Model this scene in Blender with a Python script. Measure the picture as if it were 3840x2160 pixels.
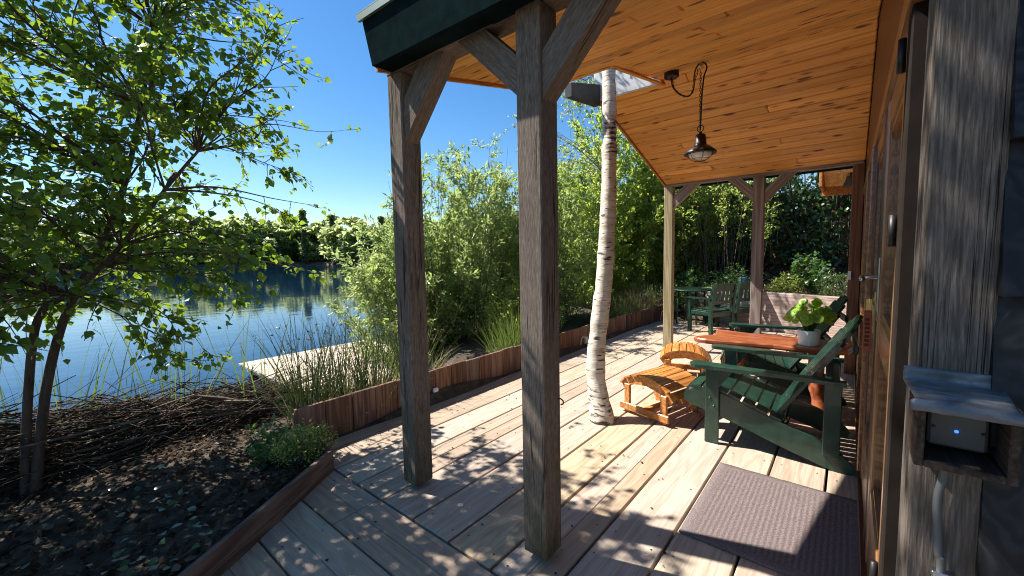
import bpy, math, random
import numpy as np
from mathutils import Vector, Matrix

for o in list(bpy.data.objects):
    bpy.data.objects.remove(o, do_unlink=True)
S = bpy.context.scene
COL = S.collection
# world axes: x along the deck boards (away from the camera), y towards the lake, z up; deck surface z = 0

# ------------------------------------------------------------------ camera
cam = bpy.data.cameras.new('camera')
cam.sensor_width = 36.0
cam.lens = 36.0 * 1525.47 / 3840.0
cam.clip_start = 0.02
cam.clip_end = 2000.0
co = bpy.data.objects.new('camera', cam)
COL.objects.link(co)
_p, _r, _yw = math.radians(4.5436), math.radians(-1.1093), math.radians(39.7096)
def _w(v):
    x, y, z = v
    return Vector((x * math.sin(_yw) + y * math.cos(_yw), -x * math.cos(_yw) + y * math.sin(_yw), z))
_R = _w((math.cos(_r), math.sin(_r) * math.sin(_p), math.sin(_r) * math.cos(_p)))
_U = _w((-math.sin(_r), math.cos(_r) * math.sin(_p), math.cos(_r) * math.cos(_p)))
_F = _w((0, math.cos(_p), -math.sin(_p)))
M = Matrix((( _R.x, _U.x, -_F.x, 0), (_R.y, _U.y, -_F.y, 0), (_R.z, _U.z, -_F.z, 1.5), (0, 0, 0, 1)))
co.matrix_world = M
S.camera = co

# ------------------------------------------------------------------ light
SUNV = Vector((-0.25, 0.77, 1.0)).normalized()          # towards the sun
elev = math.asin(SUNV.z)
azim = math.atan2(SUNV.x, SUNV.y)
w = bpy.data.worlds.new('World')
S.world = w
w.use_nodes = True
nt = w.node_tree
bg = nt.nodes['Background']
sky = nt.nodes.new('ShaderNodeTexSky')
sky.sky_type = 'NISHITA'
sky.sun_disc = False
sky.sun_elevation = elev
sky.sun_rotation = azim
sky.air_density = 1.0
sky.dust_density = 0.2
sky.ozone_density = 2.6
hsn = nt.nodes.new('ShaderNodeHueSaturation')
hsn.inputs['Saturation'].default_value = 1.3
nt.links.new(sky.outputs[0], hsn.inputs['Color'])
nt.links.new(hsn.outputs[0], bg.inputs[0])
bg.inputs[1].default_value = 0.076
sl = bpy.data.lights.new('sun', 'SUN')
sl.energy = 5.0
sl.angle = math.radians(0.53)
sl.color = (1.0, 0.955, 0.88)
so = bpy.data.objects.new('sun', sl)
COL.objects.link(so)
so.rotation_euler = (-SUNV).to_track_quat('-Z', 'Y').to_euler()
so.location = (0, 10, 20)
S.view_settings.view_transform = 'Standard'
S.view_settings.look = 'None'
S.view_settings.gamma = 1.0
S.view_settings.exposure = 1.2
S.render.engine = 'CYCLES'
S.cycles.max_bounces = 8
S.cycles.diffuse_bounces = 6
S.cycles.transmission_bounces = 6
S.cycles.use_denoising = True
S.cycles.pixel_filter_type = 'BLACKMAN_HARRIS'
S.cycles.filter_width = 1.05

rnd = random.Random(11)
RNG = np.random.default_rng(7)

# ------------------------------------------------------------------ materials
def newmat(name):
    m = bpy.data.materials.new(name)
    m.use_nodes = True
    return m, m.node_tree, m.node_tree.nodes['Principled BSDF']

def N(t, kind, **kw):
    n = t.nodes.new(kind)
    for k, v in kw.items():
        setattr(n, k, v)
    return n

def ramp(t, fac, stops):
    r = N(t, 'ShaderNodeValToRGB')
    e = r.color_ramp.elements
    while len(e) < len(stops):
        e.new(0.5)
    for el, (p, c) in zip(e, stops):
        el.position = p
        el.color = (c[0], c[1], c[2], 1)
    t.links.new(fac, r.inputs[0])
    return r.outputs[0]

def math_node(t, op, a, b=None, clamp=False):
    n = N(t, 'ShaderNodeMath', operation=op)
    n.use_clamp = clamp
    for i, v in enumerate((a, b)):
        if v is None:
            continue
        if isinstance(v, (int, float)):
            n.inputs[i].default_value = v
        else:
            t.links.new(v, n.inputs[i])
    return n.outputs[0]

def mixc(t, fac, a, b, blend='MIX'):
    n = N(t, 'ShaderNodeMix', data_type='RGBA', blend_type=blend)
    if isinstance(fac, (int, float)):
        n.inputs[0].default_value = fac
    else:
        t.links.new(fac, n.inputs[0])
    for i, v in ((6, a), (7, b)):
        if isinstance(v, tuple):
            n.inputs[i].default_value = (v[0], v[1], v[2], 1)
        else:
            t.links.new(v, n.inputs[i])
    return n.outputs[2]

def noise(t, vec, scale, detail=4, rough=0.55, dist=0.0):
    n = N(t, 'ShaderNodeTexNoise')
    n.inputs['Scale'].default_value = scale
    n.inputs['Detail'].default_value = detail
    n.inputs['Roughness'].default_value = rough
    n.inputs['Distortion'].default_value = dist
    if vec is not None:
        t.links.new(vec, n.inputs['Vector'])
    return n.outputs['Fac']

def objvec(t, scale=(1, 1, 1), rand=True):
    tc = N(t, 'ShaderNodeTexCoord')
    v = tc.outputs['Object']
    if rand:
        oi = N(t, 'ShaderNodeObjectInfo')
        mul = N(t, 'ShaderNodeVectorMath', operation='SCALE')
        mul.inputs[0].default_value = (37.0, 91.0, 53.0)
        t.links.new(oi.outputs['Random'], mul.inputs['Scale'])
        ad = N(t, 'ShaderNodeVectorMath', operation='ADD')
        t.links.new(v, ad.inputs[0])
        t.links.new(mul.outputs[0], ad.inputs[1])
        v = ad.outputs[0]
    mp = N(t, 'ShaderNodeVectorMath', operation='MULTIPLY')
    mp.inputs[1].default_value = scale
    t.links.new(v, mp.inputs[0])
    return mp.outputs[0], v

def bump(t, b, h, strength, dist=0.01):
    n = N(t, 'ShaderNodeBump')
    n.inputs['Strength'].default_value = strength
    n.inputs['Distance'].default_value = dist
    t.links.new(h, n.inputs['Height'])
    t.links.new(n.outputs[0], b.inputs['Normal'])

def wood(name, dark, mid, light, grain=(1.2, 26, 26), ring=0.35, ringscale=(0.55, 9.0, 9.0), rough=0.75, knot=None,
         knotcol=None, bumps=0.25, tint=0.28, spec=0.3, coat=0.0, wear=None, knotscale=(3.0, 11.0, 0.0), huev=0.0, crack=None, algae=None):
    """Grain runs along the object's local x axis."""
    m, t, b = newmat(name)
    v, raw = objvec(t, grain)
    g1 = noise(t, v, 1.0, 6, 0.62, 0.25)
    v2, _ = objvec(t, ringscale)
    wv = noise(t, v2, 1.0, 2, 0.45, 0.35)
    rings = math_node(t, 'SINE', math_node(t, 'MULTIPLY', wv, 46.0))
    rings = math_node(t, 'MULTIPLY_ADD', rings, 0.5)
    rings.node.inputs[2].default_value = 0.5
    f = math_node(t, 'ADD', math_node(t, 'MULTIPLY', g1, 1.0 - ring), math_node(t, 'MULTIPLY', rings, ring), True)
    colr = ramp(t, f, [(0.25, dark), (0.5, mid), (0.72, light)])
    # broad patches of weathering
    vb, _ = objvec(t, (0.9, 3.0, 3.0))
    pb = noise(t, vb, 1.3, 3, 0.5)
    colr = mixc(t, math_node(t, 'MULTIPLY', math_node(t, 'SUBTRACT', pb, 0.45, True), 1.6, True), colr, dark if wear is None else wear)
    if knot is not None:
        vk, _ = objvec(t, knotscale)
        vo = N(t, 'ShaderNodeTexVoronoi', feature='F1')
        vo.inputs['Scale'].default_value = 1.0
        vo.inputs['Randomness'].default_value = 1.0
        t.links.new(vk, vo.inputs['Vector'])
        k = math_node(t, 'SUBTRACT', 1.0, math_node(t, 'MULTIPLY', vo.outputs['Distance'], 1.0 / knot), True)
        vg, _ = objvec(t, (knotscale[0] * 0.9, knotscale[1] * 0.5, 1.0))
        k = math_node(t, 'MULTIPLY', math_node(t, 'MULTIPLY', k, 2.4, True), math_node(t, 'MULTIPLY', math_node(t, 'SUBTRACT', noise(t, vg, 1.0, 1, 0.5), 0.40, True), 6.0, True))
        colr = mixc(t, k, colr, knotcol)
    if crack is not None:
        vc, _ = objvec(t, (0.7, crack, crack))
        cn = noise(t, vc, 1.0, 3, 0.5, 0.3)
        ridge = math_node(t, 'ABSOLUTE', math_node(t, 'SUBTRACT', cn, 0.5))
        vm, _ = objvec(t, (1.5, 9.0, 9.0))
        gate = math_node(t, 'MULTIPLY', math_node(t, 'SUBTRACT', noise(t, vm, 1.0, 2, 0.5), 0.5, True), 9.0, True)
        cf = math_node(t, 'MULTIPLY', math_node(t, 'SUBTRACT', 1.0, math_node(t, 'MULTIPLY', ridge, 45.0), True), gate)
        colr = mixc(t, cf, colr, tuple(c * 0.22 for c in dark))
        f = math_node(t, 'SUBTRACT', f, cf)
    if algae is not None:
        tcx = N(t, 'ShaderNodeTexCoord')
        sx = N(t, 'ShaderNodeSeparateXYZ')
        t.links.new(tcx.outputs['Object'], sx.inputs[0])
        low = math_node(t, 'MULTIPLY', math_node(t, 'SUBTRACT', -0.62, sx.outputs[0]), 1.5, True)
        va, _ = objvec(t, (3.0, 10.0, 10.0))
        an = math_node(t, 'MULTIPLY', math_node(t, 'ADD', noise(t, va, 1.0, 4, 0.6), -0.28, True), 2.2, True)
        colr = mixc(t, math_node(t, 'MULTIPLY', low, an, True), colr, algae)
    oi = N(t, 'ShaderNodeObjectInfo')
    hs = N(t, 'ShaderNodeHueSaturation')
    val = math_node(t, 'MULTIPLY_ADD', oi.outputs['Random'], tint)
    val.node.inputs[2].default_value = 1.0 - tint * 0.5
    t.links.new(val, hs.inputs['Value'])
    if huev:
        rr = math_node(t, 'FRACT', math_node(t, 'MULTIPLY', oi.outputs['Random'], 7.31))
        hv = math_node(t, 'MULTIPLY_ADD', rr, huev)
        hv.node.inputs[2].default_value = 0.5 - huev * 0.5
        t.links.new(hv, hs.inputs['Hue'])
        sv = math_node(t, 'MULTIPLY_ADD', math_node(t, 'FRACT', math_node(t, 'MULTIPLY', oi.outputs['Random'], 13.7)), 0.4)
        sv.node.inputs[2].default_value = 0.8
        t.links.new(sv, hs.inputs['Saturation'])
    t.links.new(colr, hs.inputs['Color'])
    t.links.new(hs.outputs[0], b.inputs['Base Color'])
    b.inputs['Roughness'].default_value = rough
    b.inputs['Specular IOR Level'].default_value = spec
    b.inputs['Coat Weight'].default_value = coat
    b.inputs['Coat Roughness'].default_value = 0.25
    bump(t, b, f, bumps, 0.004)
    return m

def paint(name, colr, rough=0.45, spec=0.5, var=0.12, bumps=0.05, metal=0.0, nscale=14.0, coat=0.0):
    m, t, b = newmat(name)
    v, _ = objvec(t, (1, 1, 1))
    n = noise(t, v, nscale, 4, 0.6)
    d = tuple(c * (1 - var) for c in colr)
    l = tuple(min(1, c * (1 + var)) for c in colr)
    t.links.new(ramp(t, n, [(0.3, d), (0.7, l)]), b.inputs['Base Color'])
    b.inputs['Roughness'].default_value = rough
    b.inputs['Specular IOR Level'].default_value = spec
    b.inputs['Metallic'].default_value = metal
    b.inputs['Coat Weight'].default_value = coat
    if bumps:
        bump(t, b, n, bumps, 0.003)
    return m

def leafmat(name, stops, trans=(0.30, 0.5, 0.05), tw=0.4, rough=0.42, spec=0.4):
    m, t, b = newmat(name)
    ge = N(t, 'ShaderNodeNewGeometry')
    colr = ramp(t, ge.outputs['Random Per Island'], stops)
    t.links.new(colr, b.inputs['Base Color'])
    b.inputs['Roughness'].default_value = rough
    b.inputs['Specular IOR Level'].default_value = spec
    tr = N(t, 'ShaderNodeBsdfTranslucent')
    hs = mixc(t, 0.7, colr, trans)
    t.links.new(hs, tr.inputs['Color'])
    mx = N(t, 'ShaderNodeMixShader')
    mx.inputs[0].default_value = tw
    t.links.new(b.outputs[0], mx.inputs[1])
    t.links.new(tr.outputs[0], mx.inputs[2])
    t.links.new(mx.outputs[0], t.nodes['Material Output'].inputs['Surface'])
    return m

def birch_bark():
    m, t, b = newmat('birch_bark')
    tc = N(t, 'ShaderNodeTexCoord')
    v = tc.outputs['Object']
    def sc(s):
        n = N(t, 'ShaderNodeVectorMath', operation='MULTIPLY')
        n.inputs[1].default_value = s
        t.links.new(v, n.inputs[0])
        return n.outputs[0]
    base = noise(t, sc((6, 6, 22)), 1.0, 5, 0.6)
    colr = ramp(t, base, [(0.25, (0.34, 0.27, 0.20)), (0.48, (0.62, 0.54, 0.44)), (0.75, (0.76, 0.70, 0.61))])
    fine = noise(t, sc((9, 9, 75)), 1.0, 3, 0.6)
    colr = mixc(t, math_node(t, 'MULTIPLY', math_node(t, 'SUBTRACT', fine, 0.58, True), 9.0, True), colr, (0.30, 0.22, 0.15))
    dash = noise(t, sc((11, 11, 42)), 1.0, 1, 0.4)
    colr = mixc(t, math_node(t, 'MULTIPLY', math_node(t, 'SUBTRACT', dash, 0.655, True), 16.0, True), colr, (0.06, 0.045, 0.035))
    # rough dark bark at the foot, dark patches around the upper bend
    sp = N(t, 'ShaderNodeSeparateXYZ')
    t.links.new(v, sp.inputs[0])
    foot = math_node(t, 'SUBTRACT', 1.0, math_node(t, 'MULTIPLY', sp.outputs[2], 1.9), True)
    up = math_node(t, 'SUBTRACT', 1.0, math_node(t, 'MULTIPLY', math_node(t, 'ABSOLUTE', math_node(t, 'SUBTRACT', sp.outputs[2], 2.62)), 2.6), True)
    pat = noise(t, sc((8, 8, 30)), 1.0, 4, 0.6)
    a1 = math_node(t, 'SUBTRACT', math_node(t, 'ADD', pat, math_node(t, 'MULTIPLY', math_node(t, 'MAXIMUM', foot, math_node(t, 'MULTIPLY', up, 1.15)), 0.22)), 0.68, True)
    colr = mixc(t, math_node(t, 'MULTIPLY', a1, 14.0, True), colr, (0.045, 0.035, 0.022))
    t.links.new(colr, b.inputs['Base Color'])
    b.inputs['Roughness'].default_value = 0.7
    bump(t, b, math_node(t, 'ADD', base, math_node(t, 'MULTIPLY', fine, 0.7)), 0.5, 0.01)
    return m

def bark(name, a, c):
    m, t, b = newmat(name)
    v, _ = objvec(t, (30, 30, 6), False)
    n = noise(t, v, 1.0, 5, 0.65)
    t.links.new(ramp(t, n, [(0.3, a), (0.7, c)]), b.inputs['Base Color'])
    b.inputs['Roughness'].default_value = 0.85
    bump(t, b, n, 0.5, 0.01)
    return m

def soil_mat():
    m, t, b = newmat('soil')
    v, _ = objvec(t, (1, 1, 1), False)
    n = noise(t, v, 9.0, 8, 0.7)
    n2 = noise(t, v, 1.2, 3, 0.5)
    c1 = ramp(t, n, [(0.3, (0.022, 0.015, 0.009)), (0.5, (0.065, 0.043, 0.027)), (0.72, (0.17, 0.12, 0.08))])
    c2 = mixc(t, math_node(t, 'MULTIPLY', math_node(t, 'SUBTRACT', n2, 0.5, True), 3.0, True), c1, (0.05, 0.055, 0.02))
    t.links.new(c2, b.inputs['Base Color'])
    b.inputs['Roughness'].default_value = 0.95
    bump(t, b, n, 0.9, 0.05)
    return m

def water_mat():
    m, t, b = newmat('lake_water')
    v, _ = objvec(t, (1.0, 1.0, 1.0), False)
    n1 = noise(t, v, 2.6, 3, 0.5, 0.4)
    v2, _ = objvec(t, (0.28, 0.9, 1.0), False)
    n2 = noise(t, v2, 1.0, 3, 0.55, 0.2)
    v3, _ = objvec(t, (0.02, 0.035, 1.0), False)
    calm = noise(t, v3, 1.0, 2, 0.5)
    h = math_node(t, 'ADD', math_node(t, 'MULTIPLY', n1, 0.35), n2)
    h = math_node(t, 'MULTIPLY', h, math_node(t, 'MULTIPLY_ADD', calm, 1.2))
    b.inputs['Base Color'].default_value = (0.004, 0.020, 0.045, 1)
    b.inputs['Roughness'].default_value = 0.04
    b.inputs['IOR'].default_value = 1.33
    b.inputs['Specular IOR Level'].default_value = 0.5
    bump(t, b, h, 0.06, 0.10)
    return m

def glass_mat():
    m, t, b = newmat('window_glass')
    b.inputs['Base Color'].default_value = (0.9, 0.93, 0.92, 1)
    b.inputs['Roughness'].default_value = 0.01
    b.inputs['Transmission Weight'].default_value = 1.0
    b.inputs['IOR'].default_value = 1.5
    return m

def mat_mat():
    m, t, b = newmat('ribbed_mat')
    tc = N(t, 'ShaderNodeTexCoord')
    v = tc.outputs['Object']
    sp = N(t, 'ShaderNodeSeparateXYZ')
    t.links.new(v, sp.inputs[0])
    rx = math_node(t, 'SINE', math_node(t, 'MULTIPLY', sp.outputs[1], 250.0))
    ry = math_node(t, 'SINE', math_node(t, 'MULTIPLY', sp.outputs[0], 400.0))
    ribs = math_node(t, 'ADD', rx, math_node(t, 'MULTIPLY', math_node(t, 'MULTIPLY', rx, ry), 0.7))
    ribs = math_node(t, 'MULTIPLY_ADD', ribs, 0.3)
    ribs.node.inputs[2].default_value = 0.5
    fuzz = noise(t, v, 140.0, 3, 0.7)
    # plain border inside the edge
    ex = math_node(t, 'SUBTRACT', 0.40, math_node(t, 'ABSOLUTE', sp.outputs[0]))
    ey = math_node(t, 'SUBTRACT', 0.335, math_node(t, 'ABSOLUTE', sp.outputs[1]))
    inside = math_node(t, 'MULTIPLY', math_node(t, 'MINIMUM', ex, ey), 60.0, True)
    f = math_node(t, 'ADD', math_node(t, 'MULTIPLY', math_node(t, 'MULTIPLY', math_node(t, 'SUBTRACT', ribs, 0.55), inside), 0.28), math_node(t, 'MULTIPLY', fuzz, 1.0), True)
    c1 = ramp(t, f, [(0.15, (0.06, 0.046, 0.045)), (0.5, (0.155, 0.122, 0.118)), (0.85, (0.31, 0.25, 0.24))])
    big = noise(t, v, 5.0, 3)
    c1 = mixc(t, math_node(t, 'MULTIPLY', math_node(t, 'SUBTRACT', big, 0.62, True), 4.0, True), c1, (0.12, 0.09, 0.09))
    t.links.new(c1, b.inputs['Base Color'])
    b.inputs['Roughness'].default_value = 0.95
    b.inputs['Specular IOR Level'].default_value = 0.1
    bump(t, b, f, 0.6, 0.004)
    return m

def lead_mat():
    m, t, b = newmat('lead_sheet')
    v, _ = objvec(t, (70, 16, 40))
    n = noise(t, v, 1.0, 6, 0.6, 0.6)
    t.links.new(ramp(t, n, [(0.25, (0.05, 0.054, 0.060)), (0.5, (0.13, 0.138, 0.15)), (0.72, (0.30, 0.315, 0.335))]), b.inputs['Base Color'])
    b.inputs['Roughness'].default_value = 0.45
    b.inputs['Metallic'].default_value = 0.2
    bump(t, b, n, 0.2, 0.002)
    return m

MAT = {}
MAT['deck'] = wood('deck_larch', (0.28, 0.207, 0.148), (0.395, 0.303, 0.222), (0.48, 0.385, 0.295), grain=(5.0, 110, 110), ring=0.2,
                   ringscale=(0.8, 7.5, 7.5), rough=0.8, bumps=0.3, tint=0.22, spec=0.25, wear=(0.35, 0.275, 0.21), knot=0.06,
                   knotcol=(0.17, 0.10, 0.06), knotscale=(0.9, 4.0, 0.0), huev=0.02)
MAT['ceiling'] = wood('ceiling_pine', (0.55, 0.215, 0.040), (0.76, 0.345, 0.075), (0.85, 0.45, 0.13), grain=(1.6, 60, 60), ring=0.10,
                      ringscale=(0.5, 8, 8), rough=0.5, bumps=0.06, tint=0.34, spec=0.35, wear=(0.58, 0.20, 0.032), knot=0.30,
                      knotcol=(0.15, 0.036, 0.008), knotscale=(4.2, 15.0, 0.0))
MAT['post'] = wood('post_timber', (0.085, 0.064, 0.050), (0.175, 0.138, 0.112), (0.28, 0.235, 0.198), grain=(22.0, 150, 150), ring=0.08,
                   ringscale=(0.8, 14, 14), rough=0.95, bumps=0.5, tint=0.1, spec=0.08, wear=(0.14, 0.112, 0.09), knot=0.11, knotcol=(0.030, 0.020, 0.015),
                   knotscale=(1.5, 6.0, 0.0), crack=22.0, algae=(0.045, 0.050, 0.014))
MAT['pale_post'] = wood('pale_post_timber', (0.24, 0.185, 0.10), (0.36, 0.29, 0.17), (0.46, 0.385, 0.25), rough=0.85, bumps=0.4, tint=0.05, wear=(0.29, 0.25, 0.13))
MAT['grey_post'] = wood('grey_post_timber', (0.17, 0.125, 0.11), (0.27, 0.21, 0.185), (0.36, 0.29, 0.26), rough=0.85, bumps=0.4, tint=0.05)
MAT['edging'] = wood('edging_timber', (0.085, 0.045, 0.030), (0.15, 0.085, 0.060), (0.22, 0.14, 0.10), rough=0.85, bumps=0.35, tint=0.6,
                     wear=(0.155, 0.115, 0.09), huev=0.02)
MAT['sleeper'] = wood('sleeper_timber', (0.24, 0.175, 0.15), (0.38, 0.29, 0.25), (0.48, 0.385, 0.34), rough=0.9, bumps=0.4, tint=0.25)
MAT['jetty'] = wood('jetty_timber', (0.38, 0.30, 0.21), (0.55, 0.45, 0.34), (0.66, 0.57, 0.45), rough=0.85, tint=0.3)
MAT['oldoak'] = wood('old_post_timber', (0.045, 0.036, 0.030), (0.125, 0.102, 0.084), (0.25, 0.21, 0.18), grain=(13.0, 200, 200), ring=0.06, ringscale=(1.2, 40.0, 40.0),
                     rough=0.95, bumps=0.6, tint=0.05, wear=(0.095, 0.078, 0.064), knot=0.10, knotcol=(0.03, 0.022, 0.018), knotscale=(3.0, 12, 0), spec=0.05, crack=60.0)
MAT['boxwood'] = wood('socket_box_timber', (0.025, 0.016, 0.012), (0.06, 0.042, 0.032), (0.11, 0.08, 0.06), grain=(5.0, 120, 120), ring=0.1, rough=0.9, bumps=0.4, tint=0.05, spec=0.05)
MAT['door'] = wood('door_varnish', (0.13, 0.048, 0.016), (0.24, 0.10, 0.034), (0.34, 0.16, 0.06), rough=0.3, bumps=0.08, tint=0.25, spec=0.5, coat=0.4)
MAT['dark_door'] = wood('dark_door_stain', (0.035, 0.010, 0.006), (0.07, 0.022, 0.013), (0.11, 0.038, 0.02), rough=0.35, bumps=0.08, tint=0.2, spec=0.5)
MAT['end_post'] = wood('brown_post', (0.11, 0.05, 0.03), (0.18, 0.085, 0.05), (0.24, 0.12, 0.075), rough=0.7, tint=0.05)
MAT['stool'] = wood('teak_oil', (0.34, 0.115, 0.025), (0.50, 0.20, 0.045), (0.63, 0.29, 0.08), rough=0.38, bumps=0.1, tint=0.3, spec=0.5, coat=0.2)
MAT['slab'] = wood('slab_table', (0.22, 0.048, 0.018), (0.37, 0.098, 0.036), (0.48, 0.16, 0.065), grain=(2.0, 22, 22), rough=0.28, bumps=0.05, tint=0.02, spec=0.5, coat=0.5)
MAT['green'] = paint('dark_green_paint', (0.012, 0.042, 0.028), 0.36, 0.5, 0.4, 0.08, coat=0.25)
MAT['fascia'] = paint('fascia_green_black', (0.009, 0.0175, 0.0185), 0.9, 0.0, 0.25, 0.1)
MAT['trim'] = paint('roof_trim_metal', (0.17, 0.24, 0.215), 0.45, 0.5, 0.06, 0.02, 0.2)
MAT['black'] = paint('black_metal', (0.014, 0.012, 0.011), 0.45, 0.5, 0.2, 0.05, 0.2)
MAT['black_board'] = wood('black_weatherboard', (0.004, 0.004, 0.005), (0.009, 0.009, 0.011), (0.022, 0.023, 0.028), rough=0.55, bumps=0.5, tint=0.1, spec=0.35)
MAT['lamp_black'] = paint('lamp_enamel', (0.030, 0.013, 0.009), 0.4, 0.5, 0.3, 0.05, 0.3)
MAT['lamp_glass'] = paint('lamp_glass', (0.78, 0.80, 0.80), 0.2, 0.5, 0.02, 0.0)
MAT['steel'] = paint('satin_steel', (0.5, 0.5, 0.5), 0.3, 0.5, 0.05, 0.0, 1.0)
MAT['brass'] = paint('brass', (0.62, 0.44, 0.16), 0.3, 0.5, 0.1, 0.0, 1.0)
MAT['white'] = paint('white_plastic', (0.78, 0.77, 0.74), 0.4, 0.5, 0.03, 0.0)
MAT['cream'] = paint('cream_cable', (0.62, 0.55, 0.42), 0.5, 0.4, 0.05, 0.0)
MAT['greypipe'] = paint('grey_conduit', (0.10, 0.104, 0.104), 0.5, 0.4, 0.06, 0.05)
MAT['device'] = paint('device_plastic', (0.11, 0.10, 0.088), 0.55, 0.4, 0.04, 0.02)
MAT['fob'] = paint('leather_fob', (0.30, 0.075, 0.03), 0.6, 0.4, 0.2, 0.1)
MAT['fobmark'] = paint('fob_stamp', (0.10, 0.03, 0.015), 0.7, 0.2, 0.1, 0.0)
MAT['bluecan'] = paint('blue_plastic', (0.05, 0.13, 0.22), 0.35, 0.5, 0.1, 0.0)
MAT['terracotta'] = paint('dark_pot', (0.05, 0.03, 0.022), 0.8, 0.3, 0.2, 0.1)
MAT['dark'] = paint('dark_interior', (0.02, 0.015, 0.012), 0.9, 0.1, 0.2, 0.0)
MAT['underlay'] = paint('dark_underdeck', (0.02, 0.017, 0.014), 0.95, 0.1, 0.2, 0.0)
MAT['canopy'] = wood('canopy_pine', (0.55, 0.30, 0.10), (0.70, 0.43, 0.17), (0.80, 0.54, 0.25), rough=0.5, tint=0.15, knot=0.08, knotcol=(0.3, 0.12, 0.04))
MAT['canopy_edge'] = wood('canopy_edge_stain', (0.34, 0.13, 0.04), (0.46, 0.19, 0.065), (0.56, 0.26, 0.10), rough=0.5, tint=0.15)
MAT['fence'] = wood('fence_brown', (0.10, 0.045, 0.022), (0.17, 0.08, 0.042), (0.24, 0.125, 0.07), rough=0.85, tint=0.4)
MAT['lead'] = lead_mat()
MAT['lead_dark'] = paint('dark_lead', (0.045, 0.05, 0.055), 0.6, 0.3, 0.3, 0.3, 0.0, 16.0)  # darker grey lead for the outer upstand
MAT['lead_sunlit'] = paint('sunlit_lead', (0.62, 0.63, 0.65), 0.5, 0.5, 0.12, 0.5, 0.0, 16.0)  # lighter copy of the lead, direct sun put into its colour
MAT['soil'] = soil_mat()
MAT['water'] = water_mat()
MAT['glass'] = glass_mat()
MAT['doormat'] = mat_mat()
MAT['birch'] = birch_bark()
MAT['bark'] = bark('dark_bark', (0.035, 0.022, 0.015), (0.11, 0.075, 0.05))
MAT['twig'] = bark('twig_bark', (0.05, 0.035, 0.026), (0.16, 0.12, 0.09))
MAT['brush'] = leafmat('dead_brush', [(0.0, (0.022, 0.015, 0.011)), (0.5, (0.06, 0.043, 0.032)), (0.85, (0.14, 0.105, 0.08)), (1.0, (0.26, 0.20, 0.15))], tw=0.0, rough=0.9, spec=0.1)
MAT['leaf_birch'] = leafmat('birch_leaf', [(0.0, (0.030, 0.085, 0.012)), (0.5, (0.055, 0.13, 0.018)), (0.9, (0.10, 0.19, 0.022)), (1.0, (0.22, 0.21, 0.03))], (0.46, 0.64, 0.05), 0.4)
MAT['leaf_willow'] = leafmat('willow_leaf', [(0.0, (0.13, 0.185, 0.06)), (0.5, (0.19, 0.25, 0.08)), (0.85, (0.26, 0.315, 0.115)), (1.0, (0.36, 0.38, 0.17))], (0.50, 0.62, 0.17), 0.54, 0.33, 0.8)
MAT['leaf_hedge'] = leafmat('hedge_leaf', [(0.0, (0.14, 0.20, 0.05)), (0.5, (0.21, 0.29, 0.075)), (0.9, (0.29, 0.37, 0.10)), (1.0, (0.30, 0.36, 0.08))], (0.64, 0.76, 0.13), 0.56, 0.35, 0.6)
MAT['leaf_dark'] = leafmat('evergreen_leaf', [(0.0, (0.022, 0.05, 0.018)), (0.6, (0.045, 0.09, 0.03)), (1.0, (0.10, 0.15, 0.045))], (0.25, 0.4, 0.06), 0.3, 0.28, 0.7)
MAT['leaf_ivy'] = leafmat('ivy_leaf', [(0.0, (0.025, 0.06, 0.022)), (0.6, (0.055, 0.11, 0.04)), (1.0, (0.12, 0.17, 0.06))], (0.3, 0.45, 0.08), 0.22, 0.3, 0.6)
MAT['leaf_far'] = leafmat('far_leaf', [(0.0, (0.09, 0.135, 0.055)), (0.6, (0.14, 0.195, 0.075)), (1.0, (0.20, 0.25, 0.10))], (0.70, 0.78, 0.34), 0.66, 0.7, 0.2)
MAT['leaf_far2'] = leafmat('far_leaf_dark', [(0.0, (0.06, 0.10, 0.05)), (0.6, (0.10, 0.15, 0.065)), (1.0, (0.15, 0.20, 0.09))], (0.60, 0.70, 0.30), 0.64, 0.7, 0.2)
MAT['leaf_pilea'] = leafmat('round_leaf', [(0.0, (0.17, 0.32, 0.03)), (0.5, (0.25, 0.42, 0.04)), (1.0, (0.34, 0.50, 0.06))], (0.6, 0.85, 0.06), 0.45, 0.3, 0.5)
MAT['leaf_plant'] = leafmat('bed_plant_leaf', [(0.0, (0.03, 0.075, 0.025)), (0.6, (0.06, 0.13, 0.04)), (1.0, (0.11, 0.19, 0.06))], (0.25, 0.45, 0.06), 0.3)
MAT['leaf_sedum'] = leafmat('sedum_leaf', [(0.0, (0.12, 0.18, 0.035)), (0.6, (0.24, 0.31, 0.07)), (1.0, (0.42, 0.45, 0.14))], (0.5, 0.6, 0.08), 0.3)
MAT['rush'] = leafmat('rush_blade', [(0.0, (0.022, 0.045, 0.016)), (0.6, (0.05, 0.085, 0.028)), (0.85, (0.11, 0.125, 0.045)), (1.0, (0.38, 0.30, 0.16))], (0.12, 0.18, 0.05), 0.12, 0.6, 0.3)
MAT['straw'] = leafmat('straw_blade', [(0.0, (0.13, 0.13, 0.045)), (0.5, (0.30, 0.25, 0.11)), (1.0, (0.48, 0.40, 0.22))], (0.5, 0.45, 0.15), 0.25, 0.7, 0.2)
MAT['reed'] = leafmat('reed_blade', [(0.0, (0.05, 0.095, 0.025)), (0.6, (0.10, 0.155, 0.04)), (1.0, (0.22, 0.25, 0.09))], (0.32, 0.44, 0.07), 0.32, 0.5, 0.3)
MAT['rush_flower'] = leafmat('rush_flower', [(0.0, (0.06, 0.025, 0.015)), (1.0, (0.17, 0.08, 0.04))], tw=0.1)
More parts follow.
